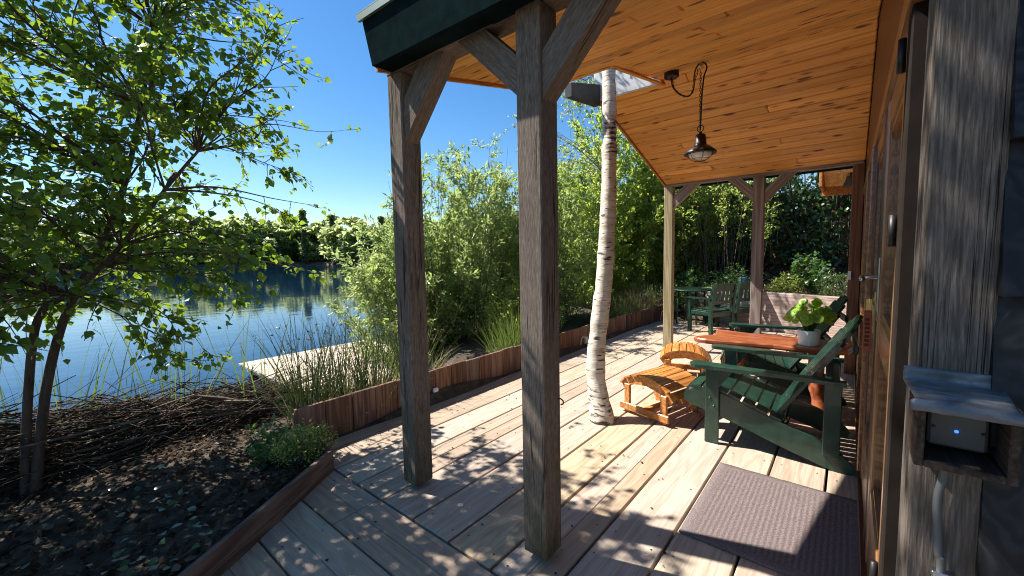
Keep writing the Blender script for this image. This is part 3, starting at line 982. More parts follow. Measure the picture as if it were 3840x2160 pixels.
# ceiling boards run from the wall to the lake-side eave; a notch is left for the birch
NX0, NX1, NY = 3.07, 4.12, 1.50
EAVE = 2.165
ceil = bpy.data.objects.new('ceiling', None)
COL.objects.link(ceil)
ceil.parent = ver
bw = 0.131
def ceiling_run(xa, xb):
    za, zb = ceil_z(xa), ceil_z(xb)
    L = math.hypot(xb - xa, zb - za)
    n = round(L / bw)
    up = Vector((-(zb - za), 0, xb - xa)).normalized()
    if up.z > 0: up = -up
    for i in range(n):
        t0, t1 = i / n, (i + 1) / n
        xm = xa + (xb - xa) * (t0 + t1) / 2
        zm = za + (zb - za) * (t0 + t1) / 2
        y1 = EAVE
        if NX0 < xm < NX1:
            y1 = NY
        parts_ = [(-0.10, y1)]
        if rnd.random() < 0.35:
            ycut = rnd.uniform(0.4, y1 - 0.4)
            parts_ = [(-0.10, ycut - 0.001), (ycut + 0.001, y1)]
        for ya, yb in parts_:
            plank('ceiling_board', ceil, 'ceiling', (xm, ya, zm), (xm, yb, zm), L / n - 0.004, 0.018, 0.008, up=up)
ceiling_run(1.43, 4.15)
ceiling_run(4.15, 6.27)
# roof skin above
mb = MB()
for (ya, yb, sx) in ((-0.35, NY - 0.01, None), (NY + 0.01, 2.22, 'n')):
    segs = [(1.43, 4.15), (4.15, 6.5)] if sx is None else [(1.43, NX0 - 0.02), (NX1 + 0.02, 4.15), (4.15, 6.5)]
    for xa, xb in segs:
        mb.prism([(xa, ceil_z(xa) + 0.03), (xb, ceil_z(xb) + 0.03), (xb, ceil_z(xb) + 0.10), (xa, ceil_z(xa) + 0.10)], ya, yb, 'y')
mb.build('roof_deck', 'fascia', ver)
# eave edge boards along the lake side
def eave_board(xa, xb, y0, y1, dz0, dz1, mat, name='eave_board'):
    MB().prism([(xa, ceil_z(xa) + dz0), (xb, ceil_z(xb) + dz0), (xb, ceil_z(xb) + dz1), (xa, ceil_z(xa) + dz1)], y0, y1, 'y').build(name, mat, ver)
eave_board(1.42, NX0, 2.168, 2.19, -0.022, 0.13, 'canopy_edge')
eave_board(NX1, 4.15, 2.168, 2.19, -0.022, 0.13, 'canopy_edge')
eave_board(4.15, 6.40, 2.168, 2.19, -0.022, 0.13, 'canopy_edge')
# trim around the notch
plank('notch_trim', ver, 'ceiling', (NX0 - 0.02, NY - 0.012, ceil_z(NX0) - 0.012), (NX1 + 0.10, NY - 0.012, ceil_z(NX1 + .1) - 0.012), 0.035, 0.02, 0.003, up=(0, 0, -1))
plank('notch_trim', ver, 'ceiling', (NX0 - 0.012, NY, ceil_z(NX0) - 0.012), (NX0 - 0.012, EAVE, ceil_z(NX0) - 0.012), 0.035, 0.02, 0.003, up=(0, 0, -1))
# lead-dressed upstands of the notch
MB().box(NX1, NX1 + 0.03, NY - 0.02, 2.21, ceil_z(NX1) - 0.03, ceil_z(NX1) + 0.42, c=0.008).build('lead_upstand', 'lead_sunlit', ver)
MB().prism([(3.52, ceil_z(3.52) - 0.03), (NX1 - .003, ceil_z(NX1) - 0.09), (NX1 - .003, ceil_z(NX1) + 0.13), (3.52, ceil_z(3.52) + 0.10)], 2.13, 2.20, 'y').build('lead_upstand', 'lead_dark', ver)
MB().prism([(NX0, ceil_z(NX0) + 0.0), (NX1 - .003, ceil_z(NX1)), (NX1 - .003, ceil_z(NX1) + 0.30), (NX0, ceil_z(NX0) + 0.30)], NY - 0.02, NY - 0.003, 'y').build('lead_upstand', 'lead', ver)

# small pine-lined canopy beyond the far beam, with its wall lamp
can = thing('door_canopy', 'small pine-lined canopy seen beyond the far beam', 'canopy')
MB().box(7.55, 8.35, 0.35, 0.385, 2.42, 2.74, c=0.004).build('edge_board', 'canopy_edge', can)
MB().box(8.35, 8.385, -0.06, 0.385, 2.36, 2.50, c=0.004).build('edge_board', 'canopy_edge', can)
for k in range(7):
    y0 = -0.06 + k * 0.0585
    MB().prism([(7.5, 2.72 - 0.0), (8.35, 2.50), (8.35, 2.52), (7.5, 2.74)], y0, y0 + 0.056, 'y').build('canopy_board', 'canopy', can)
MB().prism([(7.5, 2.76), (8.42, 2.54), (8.42, 2.58), (7.5, 2.80)], -0.06, 0.41, 'y').build('roof_sheet', 'fascia', can)
MB().box(7.62, 7.70, -0.06, 0.345, 2.60, 2.70, c=0.004).build('rafter', 'canopy', can)
wl = thing('wall_lamp', 'grey bell-shaped lamp under the small far canopy', 'lamp', (7.9, 0.03, 2.42))
MB().lathe([(0.02, 0.16), (0.05, 0.155), (0.062, 0.1), (0.085, 0.03), (0.095, 0.0), (0.09, 0.0), (0.055, 0.1), (0.0, 0.15)], 20).build('shade', 'greypipe', wl, True)
MB().tube([(0, 0, 0.15), (0, 0, 0.2)], 0.01, 8).build('stem', 'black', wl)

# ------------------------------------------------------------------ pendant lamp
pl = thing('pendant_lamp', 'black enamel pendant lamp with wire cage hung on a looped cable', 'lamp', (3.88, 1.045, 0))
cz = ceil_z(3.88)
MB().lathe([(0.0, 0), (0.058, 0), (0.064, -0.008), (0.064, -0.05), (0.05, -0.058), (0.0, -0.058)], 20, T(0.02, 0.262, cz + 0.004)).build('ceiling_rose', 'lamp_black', pl, True)
MB().box(-0.016, 0.016, -0.012, 0.012, cz - 0.045, cz + 0.002, c=0.003).build('hook', 'steel', pl)
def bez(pts, n=28):
    P = [Vector(p) for p in pts]
    out = []
    k = len(P) - 1
    for i in range(n * k + 1):
        u = i / n
        s = min(int(u), k - 1)
        f = u - s
        p0 = P[max(s - 1, 0)]; p1_ = P[s]; p2_ = P[s + 1]; p3_ = P[min(s + 2, k)]
        out.append(0.5 * ((2 * p1_) + (-p0 + p2_) * f + (2 * p0 - 5 * p1_ + 4 * p2_ - p3_) * f * f + (-p0 + 3 * p1_ - 3 * p2_ + p3_) * f ** 3))
    return out
cab = bez([(0.02, 0.262, cz - 0.05), (0.02, 0.25, cz - 0.13), (0.015, 0.19, cz - 0.21), (0.005, 0.105, cz - 0.255), (0, 0.062, cz - 0.2), (0, 0.06, cz - 0.1),
           (0, 0.035, cz - 0.02), (0, -0.02, cz - 0.01), (0, -0.042, cz - 0.06), (0, -0.02, cz - 0.13), (0, -0.006, cz - 0.3), (0, 0.002, 2.56)], 6)
MB().tube(cab, 0.0065, 6).build('cable', 'black', pl, True)
mb = MB()
def chain(path, step=0.021):
    d = 0
    last = path[0]
    k = 0
    for p in path[1:]:
        d += (p - last).length
        if d > step:
            d = 0
            k += 1
            dr = (p - last).normalized() if (p - last).length > 0 else Vector((0, 0, 1))
            a = dr.cross(Vector((0.9, 0.3, 0.1))).normalized()
            if k % 2:
                a = a.cross(dr)
            ring = [p + dr * math.cos(q) * 0.0155 + a * math.sin(q) * 0.0075 for q in [2 * math.pi * i / 8 for i in range(9)]]
            mb.tube(ring, 0.0022, 4, False)
        last = p
chain([p + Vector((0.008, -0.006, -0.004)) for p in bez([(0.02, 0.262, cz - 0.05), (0.02, 0.24, cz - 0.15), (0.015, 0.16, cz - 0.235), (0.004, 0.09, cz - 0.235), (0, 0.068, cz - 0.15), (0, 0.03, cz - 0.03)], 40)])
chain([Vector((0.006, 0.008, cz - 0.05 - (cz - 0.05 - 2.575) * i / 300)) for i in range(301)])
mb.build('chain', 'black', pl)
ring = [(0.0, math.sin(q) * 0.027, 2.575 + math.cos(q) * 0.027) for q in [2 * math.pi * i / 16 for i in range(17)]]
MB().tube(ring, 0.004, 6, False).build('ring', 'black', pl, True)
MB().lathe([(0.0, 2.545), (0.012, 2.545), (0.014, 2.53), (0.036, 2.525), (0.042, 2.515), (0.052, 2.43), (0.058, 2.42), (0.0, 2.42)], 24).build('neck', 'lamp_black', pl, True)
MB().lathe([(0.056, 2.425), (0.075, 2.42), (0.095, 2.405), (0.128, 2.375), (0.134, 2.362), (0.13, 2.356), (0.10, 2.372), (0.088, 2.38)], 32).build('shade', 'lamp_black', pl, True)
MB().lathe([(0.096, 2.378), (0.096, 2.36), (0.085, 2.338), (0.06, 2.322), (0.03, 2.315), (0.0, 2.313)], 28).build('glass', 'lamp_glass', pl, True)
mb = MB()
for k in range(3):
    a = math.pi * k / 3 + 0.5
    arc = [(0.104 * math.cos(q) * math.cos(a), 0.104 * math.cos(q) * math.sin(a), 2.362 - 0.068 * math.sin(q)) for q in [math.pi * i / 18 for i in range(19)]]
    mb.tube(arc, 0.0022, 5, False)
mb.tube([(0.105 * math.cos(q), 0.105 * math.sin(q), 2.358) for q in [2 * math.pi * i / 24 for i in range(25)]], 0.003, 5, False)
mb.tube([(0.072 * math.cos(q), 0.072 * math.sin(q), 2.314) for q in [2 * math.pi * i / 24 for i in range(25)]], 0.002, 5, False)
mb.build('cage', 'lamp_black', pl, True)

# ------------------------------------------------------------------ socket box on the old post
sb = thing('socket_box', 'lead-topped wooden socket box with blue light on the old corner post', 'box', (1.03, -0.15, 1.15))
# lead cover: dressed sheet with an upturned back, rumpled
vs, fs = [], []
nu, nv = 18, 16
rr = random.Random(5)
for i in range(nu + 1):
    for j in range(nv + 1):
        u, v_ = i / nu, j / nv
        y = 0.066 - 0.122 * u
        if v_ < 0.2:
            x, z = -0.004, 0.134 - v_ / 0.2 * 0.022
        elif v_ < 0.85:
            s = (v_ - 0.2) / 0.65
            x, z = -0.004 - s * 0.12, 0.112 - s * 0.004
            y += (u - 0.5) * 0.016 * s
        else:
            s = (v_ - 0.85) / 0.15
            x, z = -0.124 - 0.004 * s, 0.108 - s * 0.018
        x += rr.uniform(-.0008, .0008); z += rr.uniform(-.0005, .0005)
        vs.append((x, y, z))
for i in range(nu):
    for j in range(nv):
        a = i * (nv + 1) + j
        fs.append((a, a + 1, a + nv + 2, a + nv + 1))
o = MB().add(vs, fs).build('lead_cover', 'lead', sb, True)
sm = o.modifiers.new('thick', 'SOLIDIFY'); sm.thickness = 0.004
for nm, b_ in (('side_board', (-0.10, 0.0, 0.044, 0.056, -0.012, 0.104)), ('side_board', (-0.10, 0.0, -0.058, -0.046, -0.012, 0.104)), ('base_board', (-0.10, 0.0, -0.046, 0.044, -0.012, 0.0)), ('back_board', (-0.010, 0.0, -0.046, 0.044, 0.0, 0.104))):
    MB().box(*b_, c=0.002).build(nm, 'boxwood' if nm != 'back_board' else 'dark', sb)
dv = MB().box(-0.05, -0.012, -0.034, 0.036, 0.012, 0.085, c=0.004).build('device', 'device', sb)
MB().lathe([(0.0, 0.0), (0.0028, 0.0), (0.002, 0.0015), (0, 0.002)], 10, T(-0.051, 0.002, 0.042) @ Matrix.Rotation(-math.pi / 2, 4, 'Y')).build('indicator_light', 'led', dv)
for yy in (-0.028, 0.029):
    MB().lathe([(0.0028, 0.0), (0.002, 0.001), (0.0, 0.001)], 8, T(-0.0505, yy, 0.045) @ Matrix.Rotation(-math.pi / 2, 4, 'Y')).build('screw', 'black', dv)
MB().tube(bez([(-0.012, 0.006, -0.012), (-0.012, 0.008, -0.055), (-0.012, 0.013, -0.09), (-0.012, 0.013, -0.13), (-0.012, 0.011, -0.16), (-0.012, 0.008, -0.2), (-0.012, 0.003, -0.25), (-0.012, 0.0, -0.6), (-0.012, 0.0, -1.14)], 5), 0.0062, 10).build('conduit', 'greypipe', sb, True)
MB().box(-0.02, 0.0, -0.014, 0.016, -0.245, -0.232, c=0.002).build('pipe_clip', 'steel', sb)

# keys hanging from the near door lock
kf = thing('key_ring', 'keys on a brown leather fob hanging from the door lock', 'keys', (2.41, WY + 0.018, 1.28))
MB().tube([(0.012 * math.cos(q), 0.012, -0.01 + 0.016 * math.sin(q)) for q in [2 * math.pi * i / 14 for i in range(15)]], 0.0018, 5, False).build('ring', 'brass', kf)
for dx in (-0.008, 0.004):
    MB().box(dx, dx + 0.003, 0.005, 0.022, -0.055, -0.012, c=0.0008).lathe([(0.011, -0.0012), (0.011, 0.0012)], 10, T(dx + 0.001, 0.014, -0.012) @ Matrix.Rotation(math.pi / 2, 4, 'Y'), True).build('key', 'brass', kf)
fo = MB().box(-0.02, -0.006, 0.002, 0.030, -0.235, -0.055, c=0.002).build('fob', 'fob', kf)
for k in range(7):
    MB().box(-0.0212, -0.0202, 0.008, 0.024, -0.10 - 0.019 * k, -0.088 - 0.019 * k).build('stamp', 'fobmark', fo)

# ------------------------------------------------------------------ door mat
m_ = thing('door_mat', 'mauve-brown ribbed door mat lying on the deck by the door', 'mat', (2.605, 0.265, 0.004), 0.0)
vs, fs = [], []
nu, nv = 24, 20
rr = random.Random(2)
for i in range(nu + 1):
    for j in range(nv + 1):
        x = -0.455 + 0.91 * i / nu; y = -0.39 + 0.78 * j / nv
        vs.append((x + rr.uniform(-.0015, .0015), y + rr.uniform(-.0015, .0015) , 0.009 + rr.uniform(-.001, .001) + 0.004 * math.sin(x * 5) * abs(y)))
for i in range(nu):
    for j in range(nv):
        a = i * (nv + 1) + j
        fs.append((a, a + nv + 1, a + nv + 2, a + 1))
o = MB().add(vs, fs).build('pile', 'doormat', m_, True)
sm = o.modifiers.new('thick', 'SOLIDIFY'); sm.thickness = 0.008; sm.offset = -1

# ------------------------------------------------------------------ adirondack chairs
def crv(pts, n=6):
    return [(p.x, p.y) for p in bez([(a, b, 0) for a, b in pts], n)]
def adirondack(label, loc, rz):
    t = thing('adirondack_chair', label, 'chair', loc, rz, 'green slatted lounge chairs along the cabin')
    TOPE = crv([(1.0, 0.37), (0.93, 0.415), (0.82, 0.42), (0.66, 0.375), (0.48, 0.305), (0.32, 0.255)], 5)
    BOTE = crv([(0.32, 0.25), (0.16, 0.205), (0.04, 0.145), (-0.04, 0.07), (-0.058, 0.02), (-0.04, 0.0)], 4)[1:]
    LOW = crv([(0.05, 0.0), (0.16, 0.03), (0.36, 0.09), (0.58, 0.165), (0.8, 0.232), (1.0, 0.288), (1.02, 0.33)], 4)
    prof = TOPE + BOTE + LOW
    for s in (-1, 1):
        MB().prism(prof, s * 0.335 - 0.014, s * 0.335 + 0.014, 'x').build('side_rail', 'green', t)
        MB().box(s * 0.364 - 0.013, s * 0.364 + 0.013, 0.755, 0.855, 0, 0.60, c=0.005).build('front_leg', 'green', t)
        MB().box(s * 0.364 - 0.013, s * 0.364 + 0.013, 0.02, 0.115, 0.10, 0.60, c=0.005).build('rear_upright', 'green', t)
        # arm: a paddle, wide and round at the front
        arm = [(-0.07, 0.93), (-0.055, 0.955), (-0.02, 0.968), (0.03, 0.968), (0.062, 0.952), (0.075, 0.92), (0.07, 0.78), (0.055, 0.60), (0.04, 0.40), (0.035, 0.0), (-0.04, 0.0), (-0.055, 0.45)]
        arm = [(s * 0.368 + s * a, b) for a, b in arm]
        MB().prism(arm, 0.602, 0.628, 'z').build('arm', 'green', t)
        MB().prism([(0.77, 0.42), (0.84, 0.42), (0.84, 0.60), (0.70, 0.60)] if False else [(0.755, 0.46), (0.755, 0.60), (0.66, 0.60)], s * 0.39 - 0.012, s * 0.39 + 0.012, 'x').build('arm_bracket', 'green', t)
        for (by, bz) in ((0.79, 0.30), (0.82, 0.36), (0.04, 0.10), (0.085, 0.13)):
            MB().lathe([(0.011, 0), (0.009, 0.004), (0.0, 0.006)], 8, T(s * 0.379 if by > .5 else s * 0.351, by, bz) @ Matrix.Rotation(s * math.pi / 2, 4, 'Y')).build('bolt', 'green', t, True)
    # seat slats follow the top of the rail
    path = crv([(1.01, 0.33), (0.985, 0.40), (0.91, 0.425), (0.80, 0.425), (0.66, 0.378), (0.48, 0.308), (0.34, 0.262)], 14)
    acc = [0.0]
    for a, b in zip(path[:-1], path[1:]):
        acc.append(acc[-1] + math.hypot(b[0] - a[0], b[1] - a[1]))
    def atl(s):
        for i in range(len(acc) - 1):
            if acc[i + 1] >= s:
                f = (s - acc[i]) / max(1e-6, acc[i + 1] - acc[i])
                a, b = path[i], path[i + 1]
                return (a[0] + (b[0] - a[0]) * f, a[1] + (b[1] - a[1]) * f)
        return path[-1]
    ns = 8
    step = acc[-1] / ns
    for k in range(ns):
        a = atl(k * step); b = atl(k * step + step - 0.014)
        dx, dz = b[0] - a[0], b[1] - a[1]
        l = math.hypot(dx, dz)
        nx, nz = dz / l * 0.02, -dx / l * 0.02
        if nz < 0: nx, nz = -nx, -nz
        MB().prism([a, b, (b[0] + nx, b[1] + nz), (a[0] + nx, a[1] + nz)], -0.347, 0.347, 'x').build('seat_slat', 'green', t)
    # fan back
    a = Vector((0, 0.40, 0.27)); b = Vector((0, -0.075, 1.03))
    ez = (b - a).normalized()
    ey = Vector((1, 0, 0)).cross(ez)
    ey = -ey if ey.y < 0 else ey
    H = (b - a).length
    heights = [0.80, 0.91, 0.98, 1.0, 0.98, 0.91, 0.80]
    for k, hh in enumerate(heights):
        off = (k - 3) * 0.083
        offt = (k - 3) * 0.098
        w0, w1 = 0.036, 0.043
        prof2 = [(off - w0, 0), (off + w0, 0), (offt + w1, H * hh - 0.03 - abs(k - 3) * 0.0), (offt + w1 * 0.6, H * hh), (offt - w1 * 0.6, H * hh), (offt - w1, H * hh - 0.03)]
        mb = MB().prism(prof2, -0.011, 0.011, 'y')
        m = Matrix((Vector((1, 0, 0)), ey, ez)).transposed().to_4x4()
        m.translation = a
        mb.build('back_slat', 'green', t).matrix_basis = m
    MB().box(-0.35, 0.35, 0.03, 0.065, 0.555, 0.60, c=0.004).build('back_bar', 'green', t)
    MB().box(-0.31, 0.31, 0.335, 0.36, 0.20, 0.29, c=0.004).build('back_bar', 'green', t)
    MB().box(-0.27, 0.27, -0.055, -0.03, 0.80, 0.86, c=0.004).build('back_bar', 'green', t)
    MB().box(-0.322, 0.322, 0.80, 0.825, 0.29, 0.385, c=0.004).build('apron', 'green', t)
    return t
adirondack('dark green slatted lounge chair beside the door mat', (3.765, -0.005, 0.0), math.radians(1.5))
adirondack('dark green slatted lounge chair beyond the red slab table', (5.27, 0.09, 0.0), math.radians(10))

# ------------------------------------------------------------------ foot stools
def footstool(label, loc, rz):
    t = thing('footstool', label, 'footstool', loc, rz, 'orange slatted footstools')
    arc = crv([(0.275, 0.255), (0.21, 0.325), (0.10, 0.362), (-0.02, 0.367), (-0.13, 0.343), (-0.22, 0.285), (-0.275, 0.215)], 8)
    low = [(-0.245, 0.185), (-0.15, 0.255), (0.0, 0.29), (0.13, 0.275), (0.245, 0.215)]
    for s in (-1, 1):
        MB().prism(arc + low, s * 0.215 - 0.013, s * 0.215 + 0.013, 'x').build('side_rail', 'stool', t)
        MB().box(s * 0.228 - 0.014 + s * 0.014, s * 0.228 + 0.014 + s * 0.014, 0.165, 0.225, 0.0, 0.27, c=0.004).build('leg', 'stool', t)
        MB().box(s * 0.228 - 0.014 + s * 0.014, s * 0.228 + 0.014 + s * 0.014, -0.225, -0.165, 0.0, 0.255, c=0.004).build('leg', 'stool', t)
        MB().box(s * 0.27 - 0.012, s * 0.27 + 0.012, -0.26, 0.26, 0.03, 0.095, c=0.004).build('runner', 'stool', t)
    MB().box(-0.24, 0.24, -0.02, 0.02, 0.045, 0.085, c=0.004).build('stretcher', 'stool', t)
    path = arc
    acc = [0.0]
    for a, b in zip(path[:-1], path[1:]):
        acc.append(acc[-1] + math.hypot(b[0] - a[0], b[1] - a[1]))
    def atl(s):
        for i in range(len(acc) - 1):
            if acc[i + 1] >= s:
                f = (s - acc[i]) / max(1e-6, acc[i + 1] - acc[i])
                a, b = path[i], path[i + 1]
                return (a[0] + (b[0] - a[0]) * f, a[1] + (b[1] - a[1]) * f)
        return path[-1]
    ns = 8
    st = acc[-1] / ns
    for k in range(ns):
        a = atl(k * st + 0.004); b = atl(k * st + st - 0.006)
        dx, dz = b[0] - a[0], b[1] - a[1]
        l = math.hypot(dx, dz)
        nx, nz = dz / l, -dx / l
        if nz < 0: nx, nz = -nx, -nz
        q = lambda p, d: (p[0] + nx * d, p[1] + nz * d)
        m = Matrix.Identity(4)
        MB().prism([q(a, 0.001), q(b, 0.001), q(b, 0.015), q(a, 0.015)], -0.25, 0.25, 'x').build('slat', 'stool', t)
    return t
footstool('orange oiled wooden footstool in front of the near green chair', (3.78, 1.33, 0.0), math.radians(-15))
footstool('orange oiled wooden footstool farther off, beside the red slab table', (5.00, 1.47, 0.0), math.radians(17))

# ------------------------------------------------------------------ slab table and its plant
tb = thing('slab_table', 'red-brown live-edge slab table with forked end between the green chairs', 'table', (0, 0, 0))
outline = [(4.20, 1.13), (4.235, 1.17), (4.30, 1.155), (4.40, 1.08), (4.50, 1.02), (4.585, 1.0), (4.66, 1.045), (4.74, 1.085), (4.79, 1.07), (4.79, 1.0), (4.755, 0.9), (4.73, 0.75), (4.755, 0.55),
           (4.77, 0.3), (4.74, 0.1), (4.66, -0.03), (4.5, -0.05), (4.36, -0.02), (4.275, 0.1), (4.255, 0.3), (4.27, 0.5), (4.235, 0.7), (4.20, 0.9), (4.18, 1.05)]
cx_, cy_ = 4.5, 0.55
inn = [(cx_ + (x - cx_) * 0.965, cy_ + (y - cy_) * 0.985) for x, y in outline]
n = len(outline)
vs = [(x - 4.5, y - .55, 0.612) for x, y in inn] + [(x - 4.5, y - .55, 0.628) for x, y in outline] + [(x - 4.5, y - .55, 0.648) for x, y in outline] + [(x - 4.5, y - .55, 0.66) for x, y in inn]
vs = [(y, -x, z) for x, y, z in vs]
fs = [tuple(range(n)), tuple(range(4 * n - 1, 3 * n - 1, -1))]
for l in range(3):
    for i in range(n):
        j = (i + 1) % n
        fs.append((l * n + i, (l + 1) * n + i, (l + 1) * n + j, l * n + j))
o = MB().add(vs, fs).build('table_top', 'slab', tb)
o.location = (4.5, 0.55, 0); o.rotation_euler = (0, 0, math.pi / 2)
rr = random.Random(3)
for (bx, by, tx, ty) in ((4.33, 0.14, 4.45, 0.22), (4.72, 0.86, 4.60, 0.80), (4.31, 0.92, 4.42, 0.86)):
    pts = [(bx, by, 0), (bx * .75 + tx * .25 + 0.012, by * .75 + ty * .25, 0.16), (bx * .5 + tx * .5 - 0.012, by * .5 + ty * .5 + .015, 0.33), (bx * .2 + tx * .8, by * .2 + ty * .8, 0.5), (tx, ty, 0.615)]
    MB().tube(bez(pts, 4), [0.062 - 0.018 * (i / 16) + rr.uniform(-.004, .004) for i in range(17)], 10).build('leg', 'slab', tb, True)
pp = thing('potted_plant', 'round-leaved green plant in a white pot on the slab table', 'plant', (4.40, 0.255, 0.66))
MB().lathe([(0.0, 0.0), (0.068, 0.0), (0.078, 0.01), (0.084, 0.13), (0.081, 0.138), (0.076, 0.132), (0.072, 0.11), (0.0, 0.11)], 28).build('pot', 'white', pp, True)
rr = random.Random(21)
stem = MB()
for k in range(78):
    a = k * 2.399 + rr.uniform(-.3, .3)
    rad = 0.03 + 0.145 * math.sqrt(rr.random())
    zz = 0.13 + 0.20 * (1 - (rad / 0.23) ** 2) * rr.uniform(0.55, 1.1) + rr.uniform(-0.04, 0.05)
    zz += 0.035
    if rad > 0.19: zz -= 0.03
    R = rr.uniform(0.026, 0.042)
    c = Vector((rad * math.cos(a), rad * math.sin(a), zz))
    nrm = Vector((math.cos(a) * (0.35 + rad * 3.0), math.sin(a) * (0.35 + rad * 3.0), 0.75)).normalized()
    nrm = (nrm + Vector((-0.55 + rr.uniform(-.4, .4), 0.25 + rr.uniform(-.4, .4), rr.uniform(-.2, .3)))).normalized()
    q = nrm.to_track_quat('Z', 'X').to_matrix().to_4x4()
    q.translation = c
    MB().lathe([(0.0, -0.010), (R * 0.5, -0.002), (R * 0.93, 0.0), (R, -0.003)], 14, None).build('leaf', 'leaf_pilea', pp, True).matrix_basis = q
    stem.tube(bez([(c.x * .15, c.y * .15, 0.11), (c.x * .5, c.y * .5, (zz + 0.14) * .6), (c.x, c.y, c.z)], 3), 0.0028, 4)
stem.build('stems', 'leaf_plant', pp)

# ------------------------------------------------------------------ garden armchairs and round table at the far end
def armchair(label, loc, rz):
    t = thing('garden_armchair', label, 'chair', loc, rz, 'green garden armchairs at the far end of the deck')
    for s in (-1, 1):
        MB().box(s * 0.27 - 0.03, s * 0.27 + 0.03, 0.22, 0.28, 0, 0.63, c=0.004).build('leg', 'green', t)
        # rear leg and back post in one raked piece
        MB().prism([(-0.20, 0.0), (-0.26, 0.0), (-0.24, 0.40), (-0.31, 0.90), (-0.265, 0.90), (-0.18, 0.42)], s * 0.27 - 0.025, s * 0.27 + 0.025, 'x').build('leg', 'green', t)
        MB().prism([(0.31, 0.632), (0.31, 0.655), (-0.24, 0.665), (-0.24, 0.642)], s * 0.27 - 0.045, s * 0.27 + 0.045, 'x').build('arm', 'green', t)
        MB().box(s * 0.27 - 0.014, s * 0.27 + 0.014, -0.19, 0.22, 0.34, 0.41, c=0.003).build('seat_rail', 'green', t)
    MB().box(-0.24, 0.24, 0.235, 0.262, 0.32, 0.41, c=0.003).build('seat_rail', 'green', t)
    MB().box(-0.245, 0.245, -0.225, -0.20, 0.31, 0.40, c=0.003).build('seat_rail', 'green', t)
    for k in range(6):
        y0 = -0.18 + k * 0.078
        MB().box(-0.255, 0.255, y0, y0 + 0.064, 0.412, 0.432, c=0.003).build('seat_slat', 'green', t)
    MB().prism([(-0.242, 0.78), (-0.275, 0.78), (-0.305, 0.925), (-0.272, 0.925)], -0.25, 0.25, 'x').build('back_rail', 'green', t)
    MB().prism([(-0.212, 0.55), (-0.243, 0.55), (-0.253, 0.61), (-0.222, 0.61)], -0.25, 0.25, 'x').build('back_rail', 'green', t)
    for k in range(5):
        x0 = -0.2 + k * 0.1
        MB().prism([(-0.225, 0.605), (-0.243, 0.605), (-0.272, 0.785), (-0.254, 0.785)], x0 - 0.027, x0 + 0.027, 'x').build('back_slat', 'green', t)
    return t
armchair('dark green wooden garden armchair near the pale veranda post', (8.22, 1.97, 0), math.radians(-27))
armchair('dark green wooden garden armchair half hidden behind the grey veranda post', (8.98, 1.66, 0), math.radians(-32))
rt = thing('round_table', 'dark green round garden table at the far end of the deck', 'table', (9.0, 2.55, 0))
MB().lathe([(0.0, 0.705), (0.40, 0.705), (0.425, 0.712), (0.425, 0.728), (0.41, 0.735), (0.0, 0.735)], 36).build('table_top', 'green', rt, True)
for k in range(4):
    a = k * math.pi / 2 + 0.6
    MB().tube([(0.26 * math.cos(a), 0.26 * math.sin(a), 0.71), (0.30 * math.cos(a), 0.30 * math.sin(a), 0.0)], 0.016, 8).build('leg', 'green', rt, True)

# ------------------------------------------------------------------ lakeside edging boards
eg = thing('lakeside_edging', 'low edging of upright reddish-brown boards along the lake side of the deck', 'edging')
x = 1.285
while x < 9.7:
    wd = rnd.choice([0.24, 0.235, 0.225]) if x < 2.4 else rnd.choice([0.215, 0.22, 0.225, 0.2])
    top = 0.325 + rnd.uniform(-.006, .006)
    yy = 3.30 + rnd.uniform(-0.002, .002) - (0.0 if x < 7 else (x - 7) * 0.05)
    o = MB().box(-0.24, 0.24, -wd / 2 + 0.003, wd / 2 - 0.003, 0, 0.032, c=0.003).build('board', 'edging', eg)
    o.matrix_basis = Matrix(((0, 1, 0, x + wd / 2), (0, 0, 1, yy), (1, 0, 0, top - 0.24), (0, 0, 0, 1)))
    x += wd
MB().box(1.29, 9.6, 3.335, 3.37, 0.0, 0.28).build('backing_rail', 'edging', eg)
bd = thing('bed_edging', 'weathered brown edging board between the shaded soil bed and the deck', 'edging')
plank('board', bd, 'edging', (1.315, 2.795, 0.15), (-0.85, 1.425, 0.15), 0.032, 0.22, 0.003)
plank('end_board', bd, 'edging', (1.315, 2.80, 0.145), (1.30, 3.28, 0.145), 0.03, 0.22, 0.003)

# ------------------------------------------------------------------ raised bed of sleepers at the far end
rb = thing('retaining_wall', 'raised bed wall of pinkish-brown sleepers behind the far chairs', 'wall')
pa, pb = Vector((9.82, 2.95, 0)), Vector((8.45, -0.05, 0))
for k in range(3):
    z1 = 0.24 * (k + 1)
    cut = 0.45 + 0.17 * k - 0.25 * (k == 1)
    mid = pa.lerp(pb, cut)
    g_ = (pb - pa).normalized() * 0.002
    for q0, q1 in ((pa, mid - g_), (mid + g_, pb)):
        plank('sleeper', rb, 'sleeper', q0 + Vector((0, 0, z1)), q1 + Vector((0, 0, z1)), 0.12, 0.237, 0.006)
# side wing towards the lake edging
plank('sleeper', rb, 'sleeper', (9.80, 2.98, 0.30), (9.75, 3.4, 0.30), 0.08, 0.30, 0.005)

